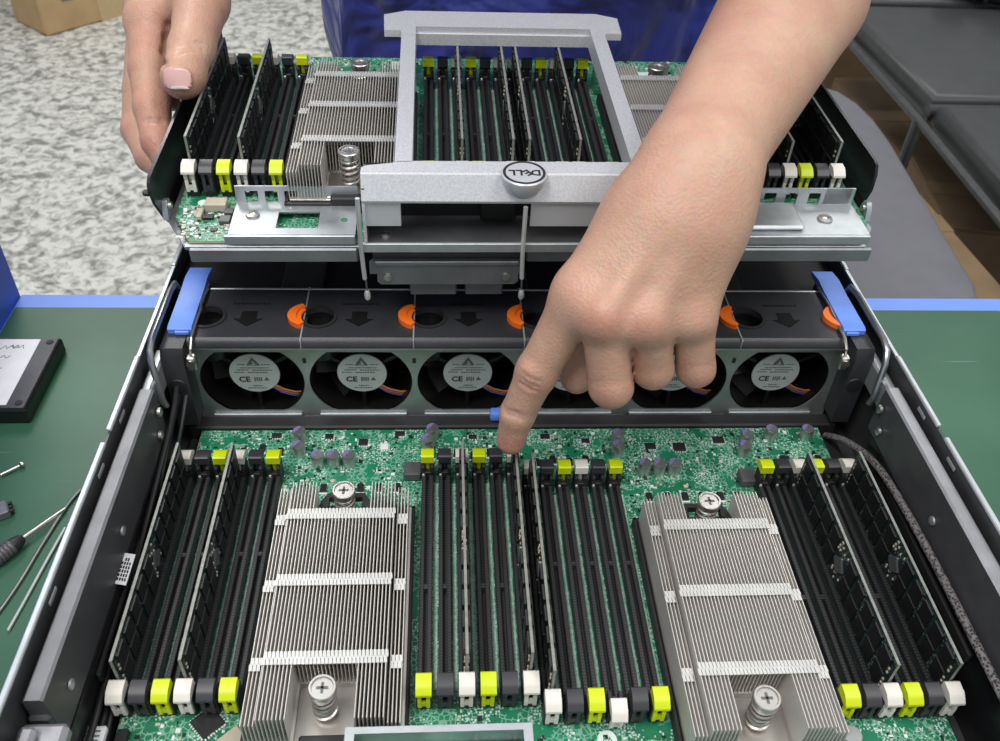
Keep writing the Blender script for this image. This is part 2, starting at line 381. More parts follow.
# ================================================================== THE SERVER
ch = thing('server_chassis', 'open black metal rack server chassis with zinc rims on the green mat', 'server chassis', loc=(0, 190, -15))
def cpart(g, name, mats, **k):                       # geometry written in place coordinates, parented to the chassis
    g.v = [(x, y-190, z+15) for x, y, z in g.v]; return g.build(name, mats, ch, **k)
cpart(G().box(-217, 217, -190, 530, -15, -13.5), 'floor_pan', 'chassis_dark')
for s in (-1, 1):
    g = G(); X = sorted((s*217, s*215.8)); g.box(X[0], X[1], -190, 530, -13.5, 68)
    cpart(g, 'side_wall', 'chassis_dark')
    for (y0, y1) in ((-190, 110), (119, 176), (264, 330), (335, 529)):   # zinc rim, in lengths
        X = sorted((s*217.9, s*215.2))
        cpart(G().cbox(X[0], X[1], y0, y1, 68, 70.2, 0.5), 'rim', 'rim_zinc')
    X = sorted((s*217.2, s*215.4)); cpart(G().box(X[0], X[1], 176.5, 263.5, 68, 69.4), 'rim', 'rim_zinc')
    # inner rail: rolled top, upright face with its shade painted in as a darker grey
    prof = [(213.2, 30), (213.2, 60.2), (212.2, 61.2), (206.4, 61.2), (205.2, 60.2), (204.4, 30)]
    prof = [(s*a, b) for a, b in prof]
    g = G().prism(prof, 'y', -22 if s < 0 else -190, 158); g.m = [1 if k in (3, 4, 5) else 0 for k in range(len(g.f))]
    r = cpart(g, 'inner_rail', ['rail_face_shade', 'rail_grey' if s < 0 else 'rail_light'], smooth=0)
    for yy in (-5, 76):
        g = G(); g.lathe([(2.6, 0.0), (2.4, 0.9), (1.2, 1.3)], (0, 0, 0), 12, ax='x'); g.v = [(s*204.5-s*x, y+yy-190, z+43+15) for x, y, z in g.v]
        g.build('rivet', 'zinc', r)
    # lower black cable channel wall
    g = G(); X = sorted((s*205.2, s*203.8)); g.box(X[0], X[1], -150, 150, -13.5, 29.5); cpart(g, 'cable_channel', 'gloss_black')
    g = G(); X = sorted((s*203.7, s*201.5)); g.cbox(X[0], X[1], 10, 140, 18, 24, 0.6); cpart(g, 'cable_clip', 'black_plastic')
    # zinc bracket behind the bail
    g = G(); X = sorted((s*214, s*208.2)); g.cbox(X[0], X[1], 160, 196, 40, 58, 1.2); cpart(g, 'hinge_bracket', 'zinc')
    g = G(); X = sorted((s*212, s*205.5)); g.cbox(X[0], X[1], 150, 160, 33, 54, 1.0); cpart(g, 'guide_bracket', 'bracket_grey')
    for q, (yy, zz) in enumerate(((153, 49), (146, 38))):
        g = G(); g.lathe([(2.8, 0), (2.6, 1.6), (1.2, 2.2)], (0, 0, 0), 12, ax='x'); g.v = [(s*204.2-s*x, y+yy, z+zz) for x, y, z in g.v]; cpart(g, 'bracket_screw', 'screw_metal')
    # rim cut-outs seen on the inside of the wall
    for yy in (20, 92, 130):
        g = G(); X = sorted((s*215.7, s*214.9)); g.cbox(X[0], X[1], yy, yy+9, 62.5, 65, 0.3); cpart(g, 'wall_slot', 'zinc')
g = G(); g.cbox(-215.5, -196, -120, -26, 44, 52, 2); g.cbox(-212, -206, -110, -30, 52, 57, 1.5); cpart(g, 'rear_bracket', 'rail_light')
g = G(); g.cbox(-214, -205, -24, -18, 30, 50, 1); cpart(g, 'rail_end', 'chassis_dark')
cpart(G().cbox(-204, 204, 187.5, 198, -13, 2.5, 1), 'air_baffle', 'black_plastic')
for x0, x1 in ((-204, -197.5), (191.5, 204)):
    cpart(G().cbox(x0, x1, 20, 187, -13, -6, 1), 'board_guide', 'black_plastic')
cpart(G().box(-215.5, 215.5, 250, 528, 54, 56), 'drive_cage_cover', 'matte_black')
cpart(G().cbox(-217, 217, 528, 560, -13, 69, 3), 'front_bezel', 'chassis_dark')
cpart(G().cbox(-200, 200, 246, 250, -13, 58, 1), 'cage_wall', 'matte_black')
for xx in (-150, -20, 40, 120):
    cpart(G().cbox(xx, xx+26, 252, 300, 56, 60, 0.8), 'cage_rib', 'black_plastic')

# ------------------------------------------------------------------ fan tray
FX = [-163+65*i for i in range(6)]
ft = thing('fan_tray', 'fan tray with zinc front panel, round openings and blue end handles', 'fan tray', loc=(1, 215, -12))
def fpart(g, name, mats, par=None, **k):
    g.v = [(x-1, y-215, z+12) for x, y, z in g.v]; return g.build(name, mats, par or ft, **k)
NN = 48
for i, cx in enumerate(FX):
    x0 = cx-32.5-(2 if i == 0 else 0); x1 = cx+32.5+(4 if i == 5 else 0)
    inner = [(cx+31*math.cos(2*math.pi*q/NN), min(53.5, max(5.5, 30+29.5*math.sin(2*math.pi*q/NN)))) for q in range(NN)]
    fpart(G().plate_hole(rect_loop(x0, x1, 0, 57, cx, 30, NN), inner, 'y', 198.6, 199.8), 'front_panel', 'zinc_green', smooth=20)
    fpart(G().cbox(cx-27, cx+27, 196.9, 198.6, 2.2, 4.4, 0.4), 'panel_lip', 'zinc')
fpart(G().cbox(-198, 200, 197.6, 198.6, 55.6, 57.2, 0.3), 'panel_edge', 'rim_zinc')
fpart(G().cbox(-191, 196, 243.2, 244.6, 65.2, 66.6, 0.3), 'deck_edge', 'zinc')
fpart(G().cbox(-198, 200, 195.6, 198.5, -0.6, 1.0, 0.3), 'panel_foot', 'zinc')
fpart(G().box(-197, 200, 200, 243, -12, -9), 'tray_floor', 'gloss_black')
fpart(G().box(-197, 200, 242.6, 244, -9, 57), 'rear_panel', 'gloss_black')
for i in range(1, 6):
    xb = FX[i]-32.5
    fpart(G().cbox(xb-0.45, xb+0.45, 194, 246, 60, 66.5, 0.2), 'divider', 'rim_zinc')
for i in range(5):      # slotted key holes in the panel
    xb = FX[i]+32.5
    fpart(G().cbox(xb-1.1, xb+1.1, 198.0, 198.7, 45, 49, 0.4), 'key_slot', 'ink')
for s in (-1, 1):
    X = sorted((s*195.5+1.5*(s > 0), s*208)); g = G()
    g.prism([(184, 8), (184, 60), (187, 66), (262, 66), (262, 8)], 'x', X[0], X[1]); fpart(g, 'end_cap', 'deck_plastic')
    g = G(); g.lathe([(5, 0), (4.6, 1.0), (2.4, 1.2)], (0, 0, 0), 18, ax='y'); g.v = [(x+s*202, 184.2-y, z+40) for x, y, z in g.v]; fpart(g, 'cap_button', 'black_plastic')
    X = sorted((s*192.5, s*206)); g = G()
    g.prism([(200, 66.2), (200, 69.2), (202, 70.3), (236, 70.3), (250, 71), (262, 69), (262, 66.2)], 'x', X[0], X[1])
    h = fpart(g, 'handle', 'blue_plastic')
    g = G(); X = sorted((s*194.0, s*202)); g.cbox(X[0], X[1], 198.4, 200, 66.2, 68.6, 0.4); fpart(g, 'handle_lip', 'blue_plastic', h)
    # bail wire
    pts = [(s*209.5, 243, 66), (s*210.2, 241, 72), (s*210.2, 230, 74), (s*210.2, 186, 74), (s*209.8, 178, 72), (s*208.8, 173, 66), (s*206.8, 169, 56), (s*205.6, 166, 46), (s*204.4, 166, 41)]
    fpart(G().tube(pts, 1.9, 10), 'bail', 'bail_metal')
    # spring clip on the corner of the tray
    fpart(G().tube([(s*191.5, 246, 68), (s*191.5, 224, 69.5), (s*190.5, 218, 70), (s*191.5, 212, 68.5), (s*191.5, 194, 68), (s*191.8, 189, 64), (s*193.0, 189, 58)], 0.9, 6), 'spring_clip', 'screw_metal')
    g = G(); g.cbox(s*192-2.6, s*192+2.6, 185.5, 190, 50, 60, 0.8); g.cyl((s*192, 184, 56), (s*192, 190, 56), 2.6, n=12); fpart(g, 'corner_clip', 'screw_metal')
fpart(G().cbox(-19, -7, 190.5, 197.4, 3.2, 9.5, 1.4, seg=2), 'release_tab', 'blue_plastic')

# ------------------------------------------------------------------ fans
FN = 40
fan_me = {}
inner = circle(-24, 0, 9.2, FN); hole2 = circle(-24, 0, 11, FN)
g = G(); g.plate_hole(rect_loop(-32, 32, -19, 27, -24, 0, FN), inner, 'z', 62.6, 66)
g.prism([(-22.6, 60.6), (-22.6, 62.2), (-20.8, 65), (-19, 66), (-19, 60.6)], 'x', -32, 32)     # bevelled front edge
fan_me['top_cover'] = g.mesh('top_cover', 'deck_plastic')
g = G(); g.plate_hole(hole2, inner, 'z', 66, 67.0); fan_me['grip_rim'] = g.mesh('grip_rim', 'black_plastic')
g = G()     # sunken cup under the finger hole
g.cyl((-24, 0, 40), (-24, 0, 62), 10.4, n=24, cap=False); g.cyl((-24, 0, 40), (-24, 0, 40.5), 10.4, n=24); fan_me['grip_cup'] = g.mesh('grip_cup', 'gloss_black')
g = G()     # orange crescent tab
out = [(38+12*math.cos(t), 10.8*math.sin(t)) for t in [math.radians(110+140*i/12) for i in range(13)]]
inn = [(38+7*math.cos(t), 8.6*math.sin(t)) for t in [math.radians(110+140*(12-i)/12) for i in range(13)]]
g.prism(out+inn, 'z', 65.9, 69.2); fan_me['release_tab'] = g.mesh('release_tab', 'orange_plastic')
g = G()
inn2 = [(38+7*math.cos(t), 8.4*math.sin(t)) for t in [math.radians(118+124*i/10) for i in range(11)]]
inn3 = [(38+4*math.cos(t), 6.4*math.sin(t)) for t in [math.radians(118+124*(10-i)/10) for i in range(11)]]
g.prism(inn2+inn3, 'z', 66.0, 67.8); fan_me['release_step'] = g.mesh('release_step', 'orange_plastic')
g = G()     # moulded arrow
g.prism([(-4.5, 5), (4.5, 5), (4.5, -2), (8.5, -2), (0, -9), (-8.5, -2), (-4.5, -2)], 'z', 66, 66.5); fan_me['arrow'] = g.mesh('arrow', 'rotor_black')
g = G()
for k in range(9): g.box(-11+2.5*k, -9.3+2.5*k, 12.2, 13.6, 66, 66.2)
fan_me['moulded_line'] = g.mesh('moulded_line', 'rotor_black')
g = G(); g.plate_hole(rect_loop(-32, 32, -9, 57, 0, 30, NN), [(30.6*math.cos(2*math.pi*q/NN), 30+29.4*math.sin(2*math.pi*q/NN)) for q in range(NN)], 'y', -14.5, 24); fan_me['housing'] = g.mesh('housing', 'rotor_black', 25)
g = G(); g.lathe([(15.2, 22), (15.2, -8.6), (14.4, -9.4)], (0, 0, 30), 32, ax='y'); fan_me['hub'] = g.mesh('hub', 'rotor_black')
g = G(); g.lathe([(15.2, -9.4), (15.0, -9.9)], (0, 0, 30), 40, ax='y'); fan_me['hub_label'] = g.mesh('hub_label', 'label_silver')
g = G()     # one blade, pitched
bl = []
for r in (14, 20, 25, 29.6):
    for (dt, yy) in ((-0.34, -2), (-0.05, 6), (0.3, 15)):
        t = dt*(0.8+0.2*r/29)+0.15*(r-14)/15; bl.append((r*math.sin(t), yy, 30+r*math.cos(t)))
        bl.append((r*math.sin(t)+0.5, yy+1.1, 30+r*math.cos(t)))
f = []
for a in range(3):
    for b in range(2):
        i = a*6+b*2; f += [(i, i+2, i+8, i+6), (i+1, i+7, i+9, i+3)]
for a in range(3): f += [(a*6, a*6+6, a*6+7, a*6+1), (a*6+4, a*6+5, a*6+11, a*6+10)]
g.add(bl, f); fan_me['blade'] = g.mesh('blade', 'rotor_black')
g = G(); g.box(-1.2, 1.2, -8, -5, 14, 29.5); fan_me['strut'] = g.mesh('strut', 'rotor_black')
def lab_ink():      # triangle mark, CE and small print on the hub label, seen from the front (-y)
    g = G(); y0, y1 = -10.05, -9.88
    g.prism([(-4.2, 36.6), (4.2, 36.6), (0, 43.2)], 'y', y0, y1)
    for (x0, x1, z) in ((-9.6, -5, 37.2), (5, 9.8, 37.2), (-8, 9, 34.6), (-10.5, -3, 32.9), (-1, 11, 32.7), (-12, -6, 31), (-4, 8, 30.8), (-2.5, 3.5, 20.0), (-5.5, 6, 18.2)):
        x = x0
        while x < x1:
            wd = random.uniform(0.6, 1.5); g.box(x, min(x+wd, x1), y0, y1, z-0.35, z+0.45); x += wd+0.4
    g.prism([(5.0, 24.4), (8.4, 24.4), (6.7, 27.4)], 'y', y0, y1)
    for k in range(4): g.box(-0.8+1.3*k, 0.1+1.3*k, y0, y1, 23.6+0.5*(k % 2), 27)
    return g
fan_me['label_print'] = lab_ink().mesh('label_print', 'ink_grey', 0)
g = G(); g.prism([(-1.6, 37.3), (1.6, 37.3), (0.2, 40.2), (-0.6, 39.4), (0.6, 38.2)], 'y', -10.2, -10.0); fan_me['logo_cut'] = g.mesh('logo_cut', 'label_silver', 0)
fan_me['ce_mark'] = text_mesh('CE', 5.8, 'ink', bold=True)
wires = [((10, -9, 19), (15, -10, 16), (22, -10, 13.5), (28, -9, 13)), ((9.5, -9, 18), (15, -10, 14.5), (22, -10, 12), (28, -9, 11.6)), ((11, -9, 20), (16, -10, 17.3), (23, -10, 15), (29, -9, 14.6))]
FL = ['fan beside the chassis wall that holds the white-tagged cables, round label on its hub',
      'second fan from the wall with the white-tagged cables, round label on its hub',
      'third fan from the wall with white-tagged cables, next to the small blue tab',
      'fan half hidden behind the pointing index finger',
      'fan hidden behind the curled fingers of the pointing hand',
      'fan beside the chassis wall with the braided cable, round label in full view']
for i, cx in enumerate(FX):
    f_ = thing('cooling_fan', FL[i], 'fan', loc=(cx, 216, 0), group='row of cooling fans in the tray')
    for nm in ('top_cover', 'housing', 'hub', 'arrow', 'moulded_line', 'grip_cup'): put(nm, fan_me[nm], f_)
    put('grip_rim', fan_me['grip_rim'], f_)
    if True:
        rt = put('release_tab', fan_me['release_tab'], f_, (-3, -1, 0)); put('release_step', fan_me['release_step'], rt)
    lb = put('hub_label', fan_me['hub_label'], f_); put('label_print', fan_me['label_print'], lb); put('logo_cut', fan_me['logo_cut'], lb)
    put('ce_mark', fan_me['ce_mark'], lb, (-6.6, -10.12, 25.3), (math.radians(90), 0, 0))
    for k in range(7):
        c = put('blade', fan_me['blade'], f_); a = 2*math.pi*k/7+0.2*i; c.matrix_local = Matrix.Translation((0, 0, 30*K)) @ Matrix.Rotation(a, 4, 'Y') @ Matrix.Translation((0, 0, -30*K))
    for k in range(3):
        c = put('strut', fan_me['strut'], f_); a = math.radians(60+120*k); c.matrix_local = Matrix.Translation((0, 0, 30*K)) @ Matrix.Rotation(a, 4, 'Y') @ Matrix.Translation((0, 0, -0.5*K))
    for wpts, wm in zip(wires, ('wire_red', 'wire_blue', 'wire_orange')): G().tube(wpts, 0.55, 6).build('wire', wm, f_)

# ------------------------------------------------------------------ boards, sockets, memory modules
def socket_meshes():
    d = {}
    g = G(); g.box(-3.3, 3.3, 4.5, 137.5, 0, 3.2)
    for s in (-1, 1):
        X = sorted((s*3.3, s*0.95)); g.cbox(X[0], X[1], 4.5, 137.5, 3.2, 7.2, 0.35)
    base = g
    for key in (60, 82.5):
        g = G(); g.v = list(base.v); g.f = list(base.f); g.m = list(base.m); g.box(-0.95, 0.95, key-1.2, key+1.2, 3.2, 7.0)
        d['socket_body', key] = g.mesh('socket_body', 'socket_black')
    g = G()                                   # end tower
    g.cbox(-3.6, -1.6, -3.4, 5.5, 0, 14.2, 0.3); g.cbox(1.6, 3.6, -3.4, 5.5, 0, 14.2, 0.3); g.box(-1.6, 1.6, -3.4, 5.5, 0, 6); g.cbox(-3.6, 3.6, 2.8, 5.5, 5, 9.5, 0.3)
    d['end_tower'] = g.mesh('end_tower', 'black_plastic')
    g = G()                                   # a contact peg by the tower
    g.cbox(-0.7, 0.7, 5.2, 6.2, 7, 8.6, 0.2); d['end_pin'] = g.mesh('end_pin', 'wire_metal')
    for c in ('white', 'black', 'yellow'):    # latch: hooked cap on two legs; +y points to the middle of the socket
        g = G()
        g.prism([(3.6, 15.6), (3.6, 20.4), (2.8, 21.0), (-2.2, 20.7), (-4.2, 19.4), (-6.2, 17.6), (-6.4, 16.4), (-4.6, 15.9)], 'x', -3.65, 3.65)
        for s in (-1, 1):
            X = sorted((s*2.9, s*1.1)); g.prism([(-3.2, 4.0), (-3.2, 15.8), (-5.0, 15.8), (-5.0, 13.0), (-4.4, 11.6), (-4.9, 10.6), (-4.9, 4)], 'x', X[0], X[1])
        g.box(-1.1, 1.1, -4.6, -3.2, 5.0, 8.0); g.box(-1.1, 1.1, -1.5, 1.5, 8, 15.6)
        d['latch_'+c] = g.mesh('latch', 'latch_'+c)
    return d
SM = socket_meshes()
def add_socket(board, x, y, color, open_near=False, key=82.5):
    s_ = put('memory_socket', SM['socket_body', key], board, (x, y, 0))
    put('end_tower', SM['end_tower'], s_); put('end_tower', SM['end_tower'], s_, (0, 142, 0), (0, 0, math.pi))
    put('end_pin', SM['end_pin'], s_, (2.4, 0, 0)); put('end_pin', SM['end_pin'], s_, (-2.4, 142, 0), (0, 0, math.pi))
    lab = {'white': 'white plastic latch', 'black': 'black plastic latch', 'yellow': 'yellow-green plastic latch'}[color]
    if open_near: a = put('latch', SM['latch_'+color], s_, (0, -1.2, -1.0), (0.18, 0, 0))
    else: a = put('latch', SM['latch_'+color], s_)
    b = put('latch', SM['latch_'+color], s_, (0, 142, 0), (0, 0, math.pi))
    tag(a, lab); tag(b, lab)
    return s_
def dimm_meshes():
    d = {}
    g = G()
    g.box(-0.7, 0.7, 0, 133.4, 0, 31.2, 0)
    for i in range(len(g.f)): g.m[i] = 1 if i in (1, 2, 4) else 0
    d['board'] = g.mesh('circuit_board', ['dimm_pcb', 'dimm_edge'], 0)
    g = G(); g.cbox(0, 1.1, -4.4, 4.4, -5.4, 5.4, 0.15); g.m = [1 if sum(g.v[i][2] for i in f)/len(f) > 5.2 else 0 for f in g.f]; d['chip'] = g.mesh('memory_chip', ['dimm_chip', 'chip_lit_top'])  # top face coloured lighter, as if catching light from above
    g = G(); g.cbox(0, 1.0, -4.2, 4.2, -4.2, 4.2, 0.15); d['register'] = g.mesh('register_chip', 'chip_grey')
    g = G()
    for s in (-1, 1):
        X = sorted((s*0.7, s*1.25))
        for k in range(11):
            for q in range(4):
                y = 8+11.7*k+random.uniform(-0.8, 0.8); z = 6.0+q*6.4+random.uniform(-0.6, 0.6)
                if random.random() < 0.75: g.box(X[0], X[1], y-0.35, y+0.35, z-0.6, z+0.6)
        for q in range(16):
            y = 66.7+random.uniform(-7, 7); z = random.uniform(6, 29); g.box(X[0], X[1], y-0.5, y+0.5, z-0.5, z+0.5)
        for y in (3, 130.4):
            for z in (8, 11, 14, 20, 23): g.box(X[0], X[1], y-0.6, y+0.6, z-0.5, z+0.5)
    d['smd'] = g.mesh('surface_components', 'smd_beige', 0)
    return d
DM = dimm_meshes()
def add_dimm(mtx, label, group):
    o = thing('memory_module', label, 'memory module', mtx, group=group)
    put('circuit_board', DM['board'], o)
    for s in (-1, 1):
        for k in (0, 1, 2, 3, 4, 6, 7, 8, 9, 10):
            y = 8.2+11.7*k
            for z in (11.6, 23.6):
                put('memory_chip', DM['chip'], o, (s*0.7, y, z), None if s > 0 else (0, 0, math.pi))
        put('register_chip', DM['register'], o, (s*0.7, 66.7, 16), (math.radians(45), 0, 0) if s > 0 else (math.radians(45), 0, math.pi))
    tag(put('surface_components', DM['smd'], o), kind='stuff')
    return o

SP = 9.9
COLS = {'L': ['white', 'black', 'yellow', 'white', 'black', 'yellow'], 'C': ['yellow', 'black', 'white', 'yellow', 'black', 'white'],
        'D': ['white', 'black', 'yellow', 'white', 'black', 'yellow'], 'R': ['yellow', 'black', 'white', 'yellow', 'black', 'white']}
# ---- main board
mb = thing('motherboard', 'green motherboard of the open server, crowded with small components', 'motherboard', loc=(-3, 63, -13.4))
BZ = 13.4
mbo = G()
mbo.box(-193, 194.5, -215, 124, BZ-1.6, BZ)
mbo.m = [1, 0, 1, 1, 1, 1]
mbp = mbo.build('board', ['pcb', 'pcb_edge'], mb, 0)
st = G().cyl((0, 0, 0), (0, 0, BZ-1.6), 3, n=8).mesh('standoff', 'screw_metal')
for x in (-180, -60, 60, 180):
    for y in (-200, -110, 0, 115): put('standoff', st, mb, (x, y, 0))
def mloc(x, y, z=0): return (x+3, y-63, z+BZ)
GRP = {'L': (-194.5, 6.0), 'C': (-57.3, 6.0), 'D': (1.4, -3.4), 'R': (139.7, -4.4)}
MBD = {('L', 0): 'black memory module on the main board, outermost beside the white-tagged cables',
       ('L', 3): 'black memory module on the main board standing second from the white-tagged cables',
       ('C', 2): 'memory module seen edge-on in the middle bank, closest to the finless gap of the first heatsink',
       ('C', 5): 'memory module in the middle bank directly under the pointing fingertip',
       ('D', 0): 'memory module in the middle bank, neighbour of the one under the fingertip',
       ('R', 2): 'black memory module on the main board between heatsink and outermost module by the braided cable',
       ('R', 5): 'black memory module on the main board, outermost beside the braided cable'}
MBD[('C', 2)] = 'memory module seen edge-on in the middle bank, apart from the pair at the fingertip'
strip_me = G().box(-1.0, 1.0, 6, 136, 0.02, 0.25).mesh('trace_strip', 'trace_strip', 0)
def strip_by(board, loc): put('trace_strip', strip_me, board, loc)
def bank_mb(g_):
    gx, gy = GRP[g_]
    for i, c in enumerate(COLS[g_]):
        x = gx+SP*i
        s_ = add_socket(mb, 0, 0, c, (g_, i) == ('D', 3), 60 if g_ in 'CR' else 82.5); strip_by(mb, mloc(x+SP/2, gy, 0)); s_.location = [q*K for q in mloc(x, gy, 0)]
        if (g_, i) in MBD: add_dimm(T(x, gy+4.3, 3.4), MBD[(g_, i)], 'memory modules on the main board')
for g_ in 'LCDR': bank_mb(g_)

# ------------------------------------------------------------------ heatsinks
def hs_meshes():
    d = {}
    W, L = 70, 135
    g = G(); g.cbox(-34.6, 34.6, -67, 67, 4, 8, 0.5); d['base'] = g.mesh('base_plate', 'alu_base')
    g = G()
    for s in (-1, 1): X = sorted((s*35, s*37.2)); g.cbox(X[0], X[1], -69.5, 69.5, 0.2, 7, 0.5)
    for s in (-1, 1): Y = sorted((s*67.2, s*69.5)); g.cbox(-37.2, 37.2, Y[0], Y[1], 0.2, 7, 0.5)
    g.cbox(-11, 11, -69.8, -64, 6, 10.5, 0.8)
    d['bracket'] = g.mesh('retention_bracket', 'black_plastic')
    TH = 0.36
    def fin(y0, y1, z1, lean=0):
        g = G(); g.box(-TH/2, TH/2, y0, y1, 8, z1); g.box(-TH/2, TH/2+1.1, y0, y1, 8, 8.5); return g.mesh('fin', 'alu', 0)
    d['low'] = fin(-67, 67, 25.5); d['full'] = fin(-67, 67, 30.5); d['mid'] = fin(-38, 49, 30.5); d['mid2'] = fin(-60, 60, 30.5)
    def strip(n, x0, z):
        g = G()
        for k in range(n):
            for q in range(2):
                g.prism([(x0+1.75*k+0.5*q, -3.4+3.5*q), (x0+1.75*k+1.5+0.5*q, -3.4+3.5*q), (x0+1.75*k+1.2+0.5*q, -0.3+3.5*q), (x0+1.75*k-0.2+0.5*q, -0.3+3.5*q)], 'z', z, z+0.5)
        g.box(x0, x0+1.75*n, -0.5, 0.3, z, z+0.35)
        return g
    d['strip_mid'] = strip(32, -28.0, 30.5).mesh('fin_clip_strip', 'tab_metal', 0)
    d['strip_side'] = strip(3, -34.4, 25.5).mesh('fin_clip_strip', 'tab_metal', 0)
    g = G(); g.cbox(-13.2, 13.2, -66.5, -40.5, 8.0, 9.2, 0.4); d['plate_near'] = g.mesh('screw_plate', 'alu_base')
    g = G(); g.cbox(-13.2, 13.2, 50, 66.5, 8.0, 9.2, 0.4); d['plate_far'] = g.mesh('screw_plate', 'alu_base')
    g = G()
    g.cyl((0, 0, 9.2), (0, 0, 28), 3.2, n=14)
    g.lathe([(4.4, 27.4), (6.1, 27.8), (6.3, 29.2), (6.3, 31.4), (5.9, 31.8), (5.0, 31.8), (4.7, 31.0), (0.2, 31.0)], n=24); d['screw'] = g.mesh('captive_screw', 'screw_metal')
    g = G(); g.box(-2.6, 2.6, -0.6, 0.6, 31.0, 31.25); g.box(-0.6, 0.6, -2.6, 2.6, 31.0, 31.25); d['cross'] = g.mesh('cross_recess', 'ink_grey', 0)
    g = G(); g.tube([(4.9*math.cos(t), 4.9*math.sin(t), 9.8+17.2*t/(2*math.pi*5)) for t in [2*math.pi*5*i/80 for i in range(81)]], 0.85, 6); d['spring'] = g.mesh('spring', 'screw_metal')
    g = G()
    g.prism([(-15, 56), (-9, 60), (-9, 66), (9, 66), (9, 60), (15, 56), (13, 64), (10, 69), (-10, 69), (-13, 64)], 'z', 15, 19); d['clip'] = g.mesh('retention_clip', 'black_plastic')
    return d
HM = hs_meshes()
def add_heatsink(mtx, label, group):
    h = thing('heatsink', label, 'heatsink', mtx, group=group)
    put('base_plate', HM['base'], h); put('retention_bracket', HM['bracket'], h)
    for i in range(40):
        x = -34.1+1.75*i
        k = 'low' if abs(x) > 28.5 else ('mid' if abs(x) < 14 else 'full')
        put('fin', HM[k], h, (x, 0, 0))
    for y in (45, 4, -38):
        put('fin_clip_strip', HM['strip_mid'], h, (0, y, 0))
        put('fin_clip_strip', HM['strip_side'], h, (0, y, 0)); put('fin_clip_strip', HM['strip_side'], h, (63.4, y, 0))
    put('screw_plate', HM['plate_near'], h); put('screw_plate', HM['plate_far'], h); put('retention_clip', HM['clip'], h)
    for y in (-53, 60.5):
        s_ = put('captive_screw', HM['screw'], h, (0, y, 0)); put('spring', HM['spring'], s_); put('cross_recess', HM['cross'], s_)
    return h
hs1 = add_heatsink(T(-101.3, 50.5, 0), 'finned metal heatsink on the main board, on the side of the white-tagged cables', 'finned heatsinks')
add_heatsink(T(95.2, 40.5, 0), 'finned metal heatsink on the main board, on the side of the braided cable', 'finned heatsinks')

put('bracket_print', text_mesh('514 J+', 5.0, 'ink_grey'), hs1, (2, -69.9, 3.4), (math.radians(90), 0, 0))
# ------------------------------------------------------------------ components of the main board
cap = G().lathe([(3.9, 0), (4.0, 0.6), (4.0, 8.0), (3.6, 8.6)], n=20).mesh('capacitor', 'cap_alu')
capt = G(); capt.prism([(3.55*math.cos(math.radians(70+13.3*i)), 3.55*math.sin(math.radians(70+13.3*i))) for i in range(12)], 'z', 8.55, 8.75); capt = capt.mesh('marking', 'cap_purple', 0)
for x, y in ((-135.3, 178.4), (-134.4, 166.5), (-122.4, 158.5), (-113.1, 158.4), (-103.9, 158.3), (-54.8, 180.5), (-57.6, 171.5), (72, 150.1), (81, 150), (90, 149.9),
             (140.5, 174), (136.8, 164.4), (157.2, 178), (180.2, 178), (58.2, 165.5), (59.5, 175)):
    c = put('capacitor', cap, mb, mloc(x, y)); put('marking', capt, c)
def chip(x, y, w_, d_, h_, m_='chip_black', rz=0, legs=True, name='chip'):
    g = G(); g.cbox(-w_/2, w_/2, -d_/2, d_/2, 0.2, h_, 0.2); o = g.build(name, m_, mb); o.location = [q*K for q in mloc(x, y)]; o.rotation_euler[2] = rz
    if legs:
        g = G(); n = max(3, int(w_/1.3))
        for k in range(n):
            xx = -w_/2+w_*(k+0.5)/n; g.box(xx-0.3, xx+0.3, -d_/2-0.9, d_/2+0.9, 0.02, 0.3)
        n = max(3, int(d_/1.3))
        for k in range(n):
            yy = -d_/2+d_*(k+0.5)/n; g.box(-w_/2-0.9, w_/2+0.9, yy-0.3, yy+0.3, 0.02, 0.3)
        g.build('chip_leads', 'smd_white', o, 0)
    return o
chip(-156, -1.5, 11.5, 11.5, 1.4, rz=0.75); chip(-97, 176, 5.5, 5.5, 1.2); chip(-75, 183, 6, 4, 1.2); chip(-84, 172, 5, 5, 1.0, 'smd_white')
chip(80, 171, 6.5, 5, 1.2); chip(98, 170, 7.5, 6.5, 1.3); chip(124, 176, 7, 5.5, 1.2); chip(-118, 181, 5, 4, 1.1); chip(-150, 182, 6, 4, 1.2)
chip(40, 176, 5, 4, 1.0); chip(15, 180, 6, 4, 1.1); chip(-30, 180, 5, 3.5, 1.0)
ind = G().cbox(-5, 5, -5.2, 5.2, 0.3, 6.2, 0.6).mesh('inductor', 'chip_grey')
for x, y in ((-66.2, 149.5), (133, 142)): put('inductor', ind, mb, mloc(x, y))
tr = G().cbox(-1.8, 1.8, -3, 3, 0.2, 1.6, 0.2).mesh('driver_chip', 'chip_black')
trl = G().box(-2.4, 2.4, 3, 4, 0.05, 0.4).box(-2.4, 2.4, -4, -3, 0.05, 0.4).mesh('chip_leads', 'smd_white', 0)
for k in range(6):
    o = put('driver_chip', tr, mb, mloc(-128+10.6*k, 139)); put('chip_leads', trl, o)
    o = put('driver_chip', tr, mb, mloc(72+10.6*k, 130)); put('chip_leads', trl, o)
for k in range(4):
    o = put('driver_chip', tr, mb, mloc(-168+11*k, 168+(k % 2)*3)); put('chip_leads', trl, o)
    o = put('driver_chip', tr, mb, mloc(150+11*k, 157+(k % 2)*2)); put('chip_leads', trl, o)
    o = put('driver_chip', tr, mb, mloc(-50+10*k, 164+(k % 2)*2)); put('chip_leads', trl, o)
    o = put('driver_chip', tr, mb, mloc(8+10*k, 158+(k % 2)*2)); put('chip_leads', trl, o)
